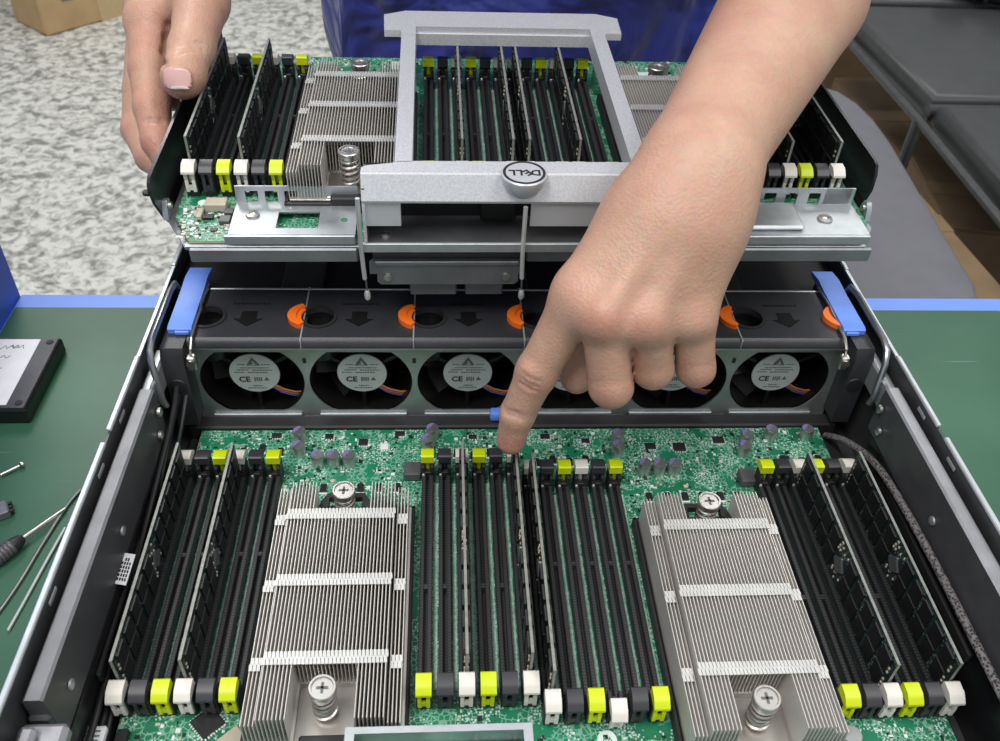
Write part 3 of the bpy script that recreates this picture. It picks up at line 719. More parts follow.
o = G().cbox(-4, 4, -2.6, 2.6, 0.2, 3, 0.4).build('tantalum_capacitor', 'tantalum', mb, loc=mloc(-175, -14))
G().lathe([(4.8, 0), (5, 0.8), (5, 7.2), (4.4, 8)], n=22).build('coin_capacitor', 'cap_alu', mb, loc=mloc(139, -19))
G().cbox(-2.5, 2.5, -7, 7, 0.2, 4, 0.3).build('connector', 'chip_black', mb, loc=mloc(-192, -12))
G().cbox(-7, 7, -7, 7, 0.2, 1.4, 0.3).build('controller_chip', 'smd_beige', mb, loc=mloc(-143, -13)).rotation_euler = (0, 0, 0.75)
# small print on the board
def silk(s_, x, y, size, rz=math.pi, m_='silk'):
    return put('board_print', text_mesh(s_, size, m_), mb, mloc(x, y, 0.06), (0, 0, rz))
for k, s_ in enumerate(('A4', 'A8', 'A11', 'A7', 'A3')): silk(s_, 146+10*k, -13.5, 3.6)
silk('A10', 53, -21.5, 3.6); silk('A2', 28, -22, 3.6)
G().lathe([(4.6, 0.03), (4.5, 0.15)], n=24).build('board_mark', 'silk', mb, loc=mloc(27, -14.5)); silk('W', 27, -14.5, 5, math.pi, 'pcb_plain').location.z += 0.0003
# uncountable tiny parts, joined
occ = [(-200, -140, 0, 154), (-62, -3, 0, 154), (-3, 56, -9, 145), (134, 195, -10, 145), (-139, -63, -21, 122), (57, 134, -31, 112)]
g = G(); n_ = 0
while n_ < 1700:
    x = random.uniform(-190, 186); y = random.uniform(-90, 184)
    if any(a-1 < x < b+1 and c-1 < y < d+1 for a, b, c, d in occ): continue
    L_ = random.choice((0.9, 1.2, 1.6, 2.2)); W_ = L_*random.choice((0.5, 0.6, 1)); h_ = random.uniform(0.3, 0.9)
    if random.random() < 0.5: L_, W_ = W_, L_
    a = random.choice((0, 0, 1, 1, 2))
    X_, Y_, Z_ = mloc(x, y, 0)
    g.box(X_-L_/2, X_+L_/2, Y_-W_/2, Y_+W_/2, Z_, Z_+h_, a); n_ += 1
tag(g.build('surface_components', ['chip_black', 'smd_white', 'smd_beige'], mb, 0), kind='stuff')

# cage at the near end of the main board
rc = thing('riser_cage', 'open zinc-framed cage with a green card inside, at the near end of the main board', 'riser cage', loc=(-50, -47, 0.1))
g = G()
for (x0, x1, y0, y1) in ((-40, 40, 25.5, 27), (-40, 40, -40, -38.5), (-40, -38.5, -38.5, 25.5), (38.5, 40, -38.5, 25.5)): g.box(x0, x1, y0, y1, 0, 28)
g.build('cage_wall', 'zinc', rc, 0)
G().plate_hole([(-40, -40), (40, -40), (40, 27), (-40, 27)], [(-36, -36), (36, -36), (36, 24), (-36, 24)], 'z', 28, 29).build('cage_rim', 'zinc', rc, 0)
G().box(-38, 38, -38, 25, 15, 16.5).build('card', 'pcb', rc, 0)
G().cbox(-32, -6, 12, 19, 16.5, 20, 0.5).build('card_slot', 'gloss_black', rc); G().cbox(4, 34, 6, 14, 16.5, 21, 0.5).build('card_slot', 'chip_grey', rc)
# cables along the walls
def cable(name, pts, r, m_, label, n=10):
    # Catmull-Rom through the points
    P = [Vector(p) for p in pts]; P = [P[0]]+P+[P[-1]]; out = []
    for i in range(1, len(P)-2):
        for k in range(8):
            t = k/8; a, b, c, d = P[i-1:i+3]
            out.append(0.5*((2*b)+(c-a)*t+(2*a-5*b+4*c-d)*t*t+(3*b-a-3*c+d)*t**3))
    out.append(P[-2])
    o = G().tube(out, r, n).build(name, m_); return tag(o, label, 'cable')
cable('cable', [(-203, 186, 40), (-201, 160, 36), (-201.6, 110, 27), (-202, 60, 20), (-202, 10, 14), (-201.5, -50, 12), (-202, -120, 10)], 1.5, 'cable_black', 'black cable nearest the memory modules, running along the chassis wall')
cable('cable', [(-203.0, 184, 33), (-202, 150, 29), (-202, 100, 15), (-201.6, 40, 9), (-201.5, -20, 4), (-201.5, -120, 4)], 1.4, 'cable_black', 'thin black cable running low along the wall below the tagged one')
cable('cable', [(-198, 182, 34), (-199, 150, 22), (-199.6, 90, 13), (-199.6, 30, 7), (-199.5, -60, -6), (-200, -120, -8)], 1.3, 'cable_black', 'black cable lying against the board edge below the white latches')
cable('braided_cable', [(196, 182, -2), (198.5, 160, 14), (200.2, 125, 28), (200.8, 70, 33), (200.8, 0, 34), (200.5, -60, 33), (200, -150, 20)], 2.1, 'braid', 'braided grey sleeve cable running along the chassis wall')
lt = thing('cable_tag', 'white printed paper tag wrapped round the cables halfway along the wall', 'tag', loc=(-206, 62, 25))
G().prism([(-0.8, 7.4), (6.2, 5.2), (6.2, 5.6), (-0.8, 7.8)], 'y', -9, 9).build('paper', 'label_white', lt)
g = G()
for k in range(5):
    for q in range(6):
        if random.random() < 0.8: g.box(0.4+1.1*k, 1.1+1.1*k, -7+2.3*q, -5.4+2.3*q, 7.5-0.345*k-0.35, 7.55-0.345*k)
g.build('tag_print', 'ink', lt, 0)
lt = thing('cable_tag', 'white paper tag at the near end of the cables', 'tag', loc=(-201, -14, 3))
G().cbox(-3.4, 3.4, -8, 8, 2.6, 6.2, 0.5).build('paper', 'label_white', lt)
g = G()
for q in range(6): g.box(-2.2, 1.5, -6+2.2*q, -5.2+2.2*q, 6.2, 6.28)
g.build('tag_print', 'ink_grey', lt, 0)

# ================================================================== LIFTED PROCESSOR TRAY
_ex = Vector((math.cos(.010), math.sin(.010), math.sin(.003))).normalized()
_ey = Vector((-math.sin(.010), math.cos(.010), math.sin(.038))); _ey = (_ey-_ex*_ex.dot(_ey)).normalized(); _ez = _ex.cross(_ey)
MM = Matrix(((_ex[0], _ey[0], _ez[0], 0), (_ex[1], _ey[1], _ez[1], 264.2*K), (_ex[2], _ey[2], _ez[2], 122.3*K), (0, 0, 0, 1)))
mo = thing('expansion_tray', 'lifted processor and memory tray with silver carrying frame, held above the chassis', 'server tray', MM)
g = G(); g.prism([(-188, -48), (193, -48), (203, -30), (203, 186), (-200, 186), (-200, -24)], 'z', -1.6, 0); g.m = [1, 0]+[1]*(len(g.f)-2)
g.build('board', ['pcb', 'pcb_edge'], mo, 0)
g = G(); g.prism([(-190, -50.5), (195, -50.5), (206, -31), (206, 188), (-204, 188), (-204, -25)], 'z', -4.2, -2.6); g.build('tray_floor', 'tray_grey', mo, 0)
for x0, x1 in ((-188, -96), (-2, 199)):
    G().cbox(x0, x1, -52.6, -50.4, -11.5, -2.2, 0.9).build('tray_lip', 'tray_grey', mo)
G().cbox(-190, 195, -50.4, -48.2, -2.6, -1.8, 0.2).build('tray_edge', 'rim_zinc', mo)
for s in (-1, 1):
    X = sorted((s*208.5, s*206.8))
    prof = [(-33, 22), (-31, 26), (-27, 28), (190, 28), (190, -16), (-2, -16), (-12, -13), (-20, -4), (-30, 12)] if s < 0 else [(-12, 22), (-9, 27), (-5, 28), (190, 28), (190, -16), (-4, -16), (-13, 12)]
    G().prism(prof, 'x', X[0], X[1]).build('side_plate', 'gloss_black', mo)
    X = sorted((s*206.7, s*203.8)); G().prism([(-25, -2), (-23, 5), (-20, 8), (-16, 7), (-13, -2)], 'x', X[0], X[1]).build('side_bracket', 'zinc', mo)
    g = G(); g.lathe([(2.2, 0), (2.0, 1.5), (1, 2)], n=12, ax='x'); g.v = [(s*203.7-s*x, y-19, z+4) for x, y, z in g.v]; g.build('side_screw', 'screw_metal', mo)
G().cbox(-212.5, -208.5, -31, -27, 17, 20, 0.8).build('guide_pin', 'black_plastic', mo); G().cbox(208.5, 211, -2, 1, 21, 24, 0.6).build('guide_pin', 'black_plastic', mo)

# zinc brackets with windows, left and right of the handle
def window_bracket(x0, x1, win, big):
    g = G()
    n = len(win); zt0, zt1 = 2.5, 15.5
    y0 = -17.0
    # upright back flange, built as bars around the square windows
    g.box(x0, x1, y0, y0+1, zt0, 5.0); g.box(x0, x1, y0, y0+1, 12.5, zt1)
    edges = [x0]+[q for c in win for q in (c-3.6, c+3.6)]+[x1]
    for k in range(0, len(edges), 2): g.box(edges[k], edges[k+1], y0, y0+1, 5.0, 12.5)
    # deck with one large opening
    bx0, bx1 = big
    g.box(x0, bx0, -49, y0, 4.2, 5.2); g.box(bx1, x1, -49, y0, 4.2, 5.2); g.box(bx0, bx1, -49, -43, 4.2, 5.2); g.box(bx0, bx1, -27, y0, 4.2, 5.2)
    # folded front lip
    g.cbox(x0-2, x1, -50.8, -49, -0.6, 5.2, 0.4)
    return g
z1 = window_bracket(-166, -97, (-157, -146, -135), (-141, -118)).build('zinc_bracket', 'zinc', mo, 20)
for x, y in ((-155, -31),): G().lathe([(4, 5.2), (3.6, 6.6), (2, 7.0), (1.8, 6.2)], (x, y, 0), 18).build('bracket_screw', 'screw_metal', z1)
G().cyl((-104, -35, 5.2), (-104, -35, 5.35), 2.0, n=16).build('bracket_hole', 'pcb_plain', z1)
z2 = window_bracket(84, 196, (96, 108, 120, 132, 145, 158, 172), (95, 100)).build('zinc_bracket', 'zinc', mo, 20)
G().cbox(108, 158, -46, -20, 5.2, 8.6, 1.2).build('raised_pad', 'zinc', z2); G().lathe([(4.6, 5.2), (4.2, 6.6), (2.2, 7.2), (2, 6.2)], (174, -34, 0), 18).build('bracket_screw', 'screw_metal', z2)
G().prism([(-17, 15.5), (-17, 5), (-16, 5), (-16, 15.5)], 'x', 178, 194).build('bracket_end', 'zinc', z2)
# a few parts on the exposed corner
for (x, y, w_, d_, h_, m_) in ((-178, -16, 12, 8, 5, 'smd_beige'), (-171, -30, 6, 6, 3, 'chip_grey'), (-186, -24, 3, 9, 3, 'smd_beige'), (-181, -26, 6, 4, 2, 'chip_black'), (-170, -22, 5, 5, 3, 'chip_grey'), (-176, -38, 4, 3, 1, 'chip_black')):
    g = G(); g.cbox(x-w_/2, x+w_/2, y-d_/2, y+d_/2, 0.1, h_, 0.3); g.build('chip', m_, mo)
G().cyl((-187, -10, 0), (-187, -10, 0.2), 3, n=18).build('mounting_hole', 'silk', mo)
g = G()
for k in range(420):
    x = random.uniform(-196, -168) if k < 170 else random.uniform(-196, 198); y = random.uniform(-46, -14) if k < 170 else random.uniform(160, 184)
    L_ = random.choice((0.9, 1.4, 2.0)); W_ = L_*random.choice((0.5, 1)); g.box(x-L_/2, x+L_/2, y-W_/2, y+W_/2, 0, random.uniform(0.3, 0.9), random.choice((0, 1, 1, 2)))
tag(g.build('surface_components', ['chip_black', 'smd_white', 'smd_beige'], mo, 0), kind='stuff')
for x, y in ((-154, 160), (-131, 156), (-70, 170), (116, 162), (150, 160), (-192, 160), (-143, 158)):
    c = put('capacitor', cap, mo, (x, y, 0)); put('marking', capt, c)
G().cbox(60, 72, 130, 146, 0, 14, 1).build('transformer', 'pcb_plain', mo); G().cbox(-84, -76, 160, 172, 0, 4, 0.5).build('chip', 'smd_white', mo); G().cbox(93, 107, 152, 162, 0, 3, 0.5).build('chip', 'smd_white', mo)

MG = {'L': (-193.5, 0), 'C': (-56.8, 0), 'D': (2.3, 0), 'R': (139.3, 0)}
MD = {('L', 0): 'memory module on the lifted tray, beside the gripping thumb',
      ('L', 3): 'memory module on the lifted tray between gripping hand and heatsink, second from the thumb',
      ('C', 2): 'memory module inside the silver carrying frame, first one on the thumb side',
      ('C', 5): 'memory module inside the silver frame, second from the thumb side',
      ('D', 0): 'memory module inside the silver frame, third from the thumb side',
      ('D', 3): 'memory module inside the silver frame, nearest the bare forearm',
      ('R', 2): 'memory module on the lifted tray partly hidden by the bare forearm',
      ('R', 5): 'memory module on the lifted tray, outermost beyond the bare forearm by the black side plate'}
for g_ in 'LCDR':
    gx, gy = MG[g_]
    for i, c in enumerate(COLS[g_]):
        x = gx+SP*i; s_ = add_socket(mo, x, gy, c, False, 60 if g_ in 'CR' else 82.5); strip_by(mo, (x+SP/2, gy, 0))
        if (g_, i) in MD: add_dimm(MM @ T(x, gy+4.3, 3.4), MD[(g_, i)], 'memory modules on the lifted tray')
add_heatsink(MM @ T(-101.5, 48.5, 0), 'finned metal heatsink on the lifted tray between gripping hand and silver frame', 'finned heatsinks')
add_heatsink(MM @ T(97.5, 48.5, 0), 'finned metal heatsink on the lifted tray, mostly covered by the bare forearm', 'finned heatsinks')

# silver carrying frame
XC = -6.2
def sym(p): return p+[(2*XC-x, y) for x, y in p[::-1]]
# outline pieces: top bar with wings, two arms, front plate (one continuous moulding)
g = G()
bar = sym([(-72, 157), (-86.5, 150), (-85.5, 124), (-75, 124), (-74, 121), (-74, 117.9), (-64.7, 117.9), (-64.7, 131)])
g.prism(bar, 'z', 42.6, 47); g.box(XC-58.5, XC+58.5, 129.4, 131, 35, 42.6)
for s in (-1, 1):
    a, b = sorted((XC+s*58.5, XC+s*67.8))
    g.box(a, b, -43, 118.2, 42.6, 47)
    a2, b2 = sorted((XC+s*58.5, XC+s*60)); g.box(a2, b2, -42, 130, 35, 42.6)
pl = sym([(-64.7, -42), (-72, -42), (-75, -44), (-88, -46.5), (-91, -48.5), (-91, -53)])
g.prism(pl, 'z', 40, 47)
o = g.build('carrying_frame', 'silver_paint', mo, 25)
g = G(); g.prism([(-52.5, 47), (-54.5, 46.3), (-60.5, 34), (-60, 32.5), (-57, 33), (-52, 42)], 'x', XC-85, XC+85); [g.prism([(-47.5, 46.5), (-53, 46.5), (-60, 33), (-60, 8), (-50, 8)], 'x', *q) for q in ((XC-85, XC-83.4), (XC+83.4, XC+85))]
g.build('frame_front', 'silver_paint', o)
for x0, x1 in ((-91, -71), (-2, 36)): G().cbox(x0, x1, -58.6, -57.2, 17, 34, 0.4).build('front_panel', 'silver_paint_smooth', o)
G().box(-91, 81, -34, -32, 4, 40).build('recess_back', 'gloss_black', o)
for x in (-91, 79.5): G().box(x, x+1.5, -58, -34, 1, 40).build('recess_side', 'bracket_grey', o)
G().cbox(-28, -8, -41, -38, 9, 24, 0.8).build('recess_panel', 'rotor_black', o)
G().prism([(-60, 1.5), (-60, 6.5), (-58, 7.5), (-34, 7.5), (-34, 1.5)], 'x', -92, 82).build('frame_base', 'chassis_dark', o)
G().cbox(-92.5, 82, -62, -60, 2.2, 8.0, 0.4).build('base_strip', 'zinc', o)
for x in (-80, 60): G().lathe([(3, 7.5), (2.8, 8.6), (1.4, 9)], (x, -54, 0), 14).build('base_screw', 'screw_metal', o)
for s in (-1, 1):   # blue-grey inlay on the wings
    a, b = sorted((XC+s*73, XC+s*77)); G().box(a, b, 128, 146, 47, 47.15).build('wing_inlay', 'label_silver', o)
# round badge
bd = G().lathe([(4, 36), (8, 39), (10.6, 43), (12, 47.4), (12, 48.8), (11.4, 49.4), (0.2, 49.4)], (XC-0.5, -57, 0), 40).build('badge', 'silver_paint_smooth', o)
g = G(); g.plate_hole(circle(XC-0.5, -57, 11.1, 48), circle(XC-0.5, -57, 9.7, 48), 'z', 49.4, 49.6); g.build('badge_ring', 'ink', bd)
xo = 6.0
for ch_, x, rz in (('D', 6.0, 0), ('E', 1.6, 0.62), ('L', -2.4, 0), ('L', -6.2, 0)):
    put('badge_letter', text_mesh(ch_, 7.4, 'ink', 0.06, True), bd, (XC-0.5+x, -57, 49.55), (0, 0, math.pi+rz))
# lever pins and the lower connector bracket
for x, z1_ in ((-92.8, 38), (-5.5, 33)):
    G().tube([(x, -64, z1_), (x, -64.5, 5), (x+0.6, -64, -14)], 1.25, 8).build('lever_pin', 'wire_metal', o)
    G().lathe([(1.2, -24), (1.8, -26), (1.8, -29), (0.8, -30.5)], (x+1.2, -62, 0), 10).build('pin_tip', 'wire_metal', o)
    G().tube([(x+0.8, -62, -12), (x+1.2, -62, -26)], 0.6, 6).build('pin_rod', 'bail_metal', o)
cb = G().prism([(-88, -8.5), (-5, -8.5), (-3, -10.5), (-3, -17.5), (-6, -17.5), (-6, -23), (-8, -25), (-84, -25), (-86, -23), (-86, -17.5), (-90, -17.5), (-90, -10.5)], 'y', -55, -52.5).build('connector_bracket', 'bracket_grey', mo)
G().cbox(-87, -6, -56.4, -52.5, -11, -8.1, 0.5).build('bracket_flange', 'tray_grey', cb)
for x in (-80, -13):
    G().lathe([(2.6, -55.0), (2.4, -56.0), (1.2, -56.2)], (x, 0, -19.5), 14, ax='y').build('bracket_screw', 'screw_metal', cb)
for x0, x1 in ((-68, -41), (-36, -14)): G().cbox(x0, x1, -50, -30, -37, -4.2, 0.8).build('connector', 'bracket_grey', mo)
G().cbox(-88, -3, -52.5, -30, -13, -4.2, 0.5).build('connector_block', 'chassis_dark', mo)

# ================================================================== THINGS ON THE MAT
hd = thing('hard_drive', 'small black hard drive with a white handwritten label on the mat', 'hard drive', loc=(-361.5, 245, -15), rz=0)
hp = G(); hp.cbox(0, 52, -36, 36, 0, 12, 1.2); hp.build('case', 'gloss_black', hd)
G().cbox(1.5, 50.5, -34.5, 34.5, 12, 12.6, 0.3).build('cover', 'chassis_dark', hd)
lb = G().box(3, 39, -32, 33, 12.6, 12.75).build('label', 'label_white', hd)
def scribble(g, x, y, w_, n=16):
    pts = []
    for k in range(n+1): pts.append((x+w_*k/n, y+1.4*math.sin(k*2.1)+random.uniform(-0.8, 0.8), 12.85))
    g.tube(pts, 0.22, 4); return g
g = G(); scribble(g, 5, 24, 22); scribble(g, 22, 25, 9, 8); scribble(g, 5, 14, 20); scribble(g, 6, -2, 17); scribble(g, 12, 2, 12, 10); g.build('handwriting', 'ink_blue', lb)
for y in (-30, 30): G().lathe([(2.4, 12.6), (2.2, 13.1), (1.2, 13.2)], (46, y, 0), 12).build('screw', 'ink', hd)
def bolt(loc, rz, label, L_=10):
    t = thing('screw', label, 'screw', loc=loc, rz=rz, group='loose screws on the mat')
    G().cyl((0, 0, 1.9), (L_, 0, 1.4), 1.1, n=10).build('shank', 'screw_metal', t)
    G().lathe([(1.2, -0.4), (2.1, -1.0), (1.9, -2.2)], (0, 0, 2.1), 12, ax='x').build('head', 'screw_metal', t)
bolt((-303, 171, -15), math.radians(180+38), 'loose silver screw lying on the mat beside the hard drive', 11)
cc = thing('connector_plug', 'small grey-blue plastic connector plug on the mat between screw and screwdriver', 'connector', loc=(-303, 134, -15), rz=0.5)
G().cbox(-8, 7, -5, 5, 0, 6, 0.8).build('shell', 'bracket_grey', cc)
for k in range(3): G().cbox(6.5, 9, -4+3*k, -2.2+3*k, 1, 4.5, 0.3).build('pin', 'chip_black', cc)
sd = thing('screwdriver', 'thin screwdriver with black ribbed handle and steel shaft on the mat', 'screwdriver', loc=(-282, 113, -15), rz=math.radians(56))
g = G(); g.lathe([(2.0, 2), (3.4, 0), (4.2, -4), (4.2, -12), (3.6, -16), (4.4, -22), (4.4, -60), (3, -64)], (0, 0, 4.5), 14, ax='x'); g.build('handle', 'black_plastic', sd)
for k in range(5): G().lathe([(4.35, -5-2.2*k), (4.7, -5.6-2.2*k), (4.7, -6.4-2.2*k), (4.35, -7-2.2*k)], (0, 0, 4.5), 14, ax='x').build('grip_ring', 'chip_grey', sd)
G().cyl((1, 0, 4.5), (29, 0, 2.2), 1.2, 1.0, n=10).build('shaft', 'screw_metal', sd)
o = cable('steel_wire', [(-262, 152, -13.6), (-266, 140, -13.8), (-271, 112, -13.8), (-274.5, 88, -13.8), (-279.5, 66, -13.8), (-288, 40, -13.8)], 1.0, 'screw_metal', 'bent bare steel wire crossing the screwdriver tip on the mat', 8); o['category'] = 'wire'
o = cable('zip_tie', [(-262, 124, -13.9), (-265, 100, -13.9), (-267.5, 78, -13.9), (-270, 58, -13.9)], 0.9, 'label_silver', 'thin pale tie lying on the mat against the chassis wall', 6); o['category'] = 'tie'

# ================================================================== BEHIND THE BENCH
def carton(name, label, x, y, wx, wy, wz, rz, mats='cardboard', z=-770, group='cardboard boxes on the floor'):
    b = thing(name, label, 'box', loc=(x, y, z), rz=rz, group=group)
    G().cbox(-wx/2, wx/2, -wy/2, wy/2, 0, wz, 6).build('body', mats, b)
    for s in (-1, 1):
        Y = sorted((s*1.5, s*(wy/2-2))); G().box(-wx/2+2, wx/2-2, Y[0], Y[1], wz, wz+3).build('flap', mats, b)
    G().box(-wx/2-1, wx/2+1, -28, 28, wz+3, wz+4).build('tape', 'tape' if mats == 'cardboard' else 'cardboard_mid', b)
    return b
b = carton('cardboard_box', 'brown taped cardboard box standing on the speckled floor, printed lines on its side', -1247, 3023, 500, 200, 340, 0.835)
g = G()
for (x, z, L_) in ((-150, 150, 90), (-150, 120, 60), (60, 200, 110), (-150, 100, 40)): g.box(x-L_/2, x+L_/2, -101.5, -100, z-6, z+6)
g.build('print', 'ink_grey', b, 0)
G().box(-12-40, 40, -101.2, -100, 0, 340).build('side_tape', 'tape', b)
carton('cardboard_box', 'darker cardboard box behind the taped one on the speckled floor', -1700, 3250, 360, 300, 300, 0.3, 'cardboard_dark')
carton('cardboard_box', 'cardboard box on the floor beneath the black recliner', 1180, 1480, 300, 340, 200, -0.15, 'cardboard_dark')
carton('cardboard_box', 'large brown cardboard box behind the grey seat', 1190, 2500, 560, 240, 300, -0.08, 'cardboard_mid')
carton('cardboard_box', 'flat cardboard box on the floor at the foot of the recliner', 1290, 1970, 420, 500, 150, 0.04, 'cardboard_dark')
carton('cardboard_box', 'pale cardboard box standing close beside the grey seat', 826, 1140, 80, 500, 330, 0.05, 'cardboard_mid')
# grey chair
gc = thing('chair', 'dark grey padded chair with a rounded seat standing behind the bench', 'chair', loc=(560, 1080, -770), rz=math.radians(-2))
def rounded(x0, x1, y0, y1, r, n=8):
    out = []
    for cx, cy, a in ((x1-r, y1-r, 0), (x0+r, y1-r, 90), (x0+r, y0+r, 180), (x1-r, y0+r, 270)):
        out += [(cx+r*math.cos(math.radians(a+90*i/n)), cy+r*math.sin(math.radians(a+90*i/n))) for i in range(n+1)]
    return out
def pad(poly, z0, z1, rnd, cx, cy):      # slab with a rolled edge
    g = G(); rings = []
    for z, k in ((z0, 0.97), (z0+rnd, 1.0), (z1-rnd, 1.0), (z1-rnd*0.3, 0.985), (z1, 0.95)):
        rings.append([(cx+(x-cx)*k, cy+(y-cy)*k, z) for x, y in poly])
    n = len(poly); v = [p for r in rings for p in r]
    f = [(j*n+i, j*n+(i+1) % n, (j+1)*n+(i+1) % n, (j+1)*n+i) for j in range(len(rings)-1) for i in range(n)]+[tuple(range(n))[::-1], tuple(range((len(rings)-1)*n, len(rings)*n))]
    return g.add(v, f)
seat_poly = [(-230, -345), (-200, -352), (95, -352), (128, -345), (150, -325), (160, -290), (162, -240), (190, 150), (190, 250), (180, 320), (160, 370), (120, 400), (60, 410), (-200, 410), (-230, 380)]
pad(seat_poly, 410, 452, 14, 0, 0).build('seat', 'seat_grey', gc, 60)
G().cbox(-250, -228, -300, 380, 380, 820, 10, seg=2).build('backrest', 'seat_grey', gc)
lg = G().cyl((0, 0, 0), (0, 0, 412), 13, n=12).mesh('leg', 'chassis_dark')
for x, y in ((-200, -290), (110, -290), (130, 340), (-200, 340)): put('leg', lg, gc, (x, y, 0))
# black recliner
rc = thing('recliner', 'black leather folding recliner with hinged pads and a steel tube frame', 'recliner', loc=(1065, 1700, -770), rz=0)
def rpad(poly, z0, z1, name='pad'):
    cx = sum(p[0] for p in poly)/len(poly); cy = sum(p[1] for p in poly)/len(poly)
    return pad(poly, z0, z1, 16, cx, cy).build(name, 'leather', rc, 60)
rpad([(-160, -900), (420, -900), (420, -290), (-140, -290)], 385, 440)
rpad([(-140, -268), (430, -268), (470, 250), (-150, 250)], 390, 446)
rpad([(-150, 275), (470, 275), (500, 540), (-150, 540)], 392, 452)
G().tube([(-150, -279, 420), (430, -279, 420)], 13, 12).build('hinge_roll', 'leather', rc)
for s_ in (-1,):
    G().tube([(-172, -900, 392), (-158, -279, 398), (-160, 540, 402)], 9, 10).build('frame_tube', 'chassis_dark', rc)
G().tube([(440, -900, 392), (445, 540, 402)], 9, 10).build('frame_tube', 'chassis_dark', rc)
for x, y in ((-165, -850), (-160, -279), (-160, 520), (440, -850), (440, -279), (440, 520)): G().cyl((x, y, 0), (x, y, 400), 11, n=10).build('leg', 'chassis_dark', rc)
g = G(); g.cyl((120, 330, 486), (420, 130, 486), 34, n=24); g.build('bolster', 'gloss_black', rc)
for q in (0.25, 0.32): 
    c = Vector((120, 330, 486)).lerp(Vector((420, 130, 486)), q); d_ = Vector((300, -200, 0)).normalized(); g = G(); g.cyl(c-d_*4, c+d_*4, 36, n=24); g.build('bolster_ring', 'tube_metal', rc)
for q in (0.1, 0.9):
    c = Vector((120, 330, 486)).lerp(Vector((420, 130, 486)), q); G().cyl((c.x, c.y, 440), (c.x, c.y, 470), 8, n=10).build('bolster_post', 'tube_metal', rc)

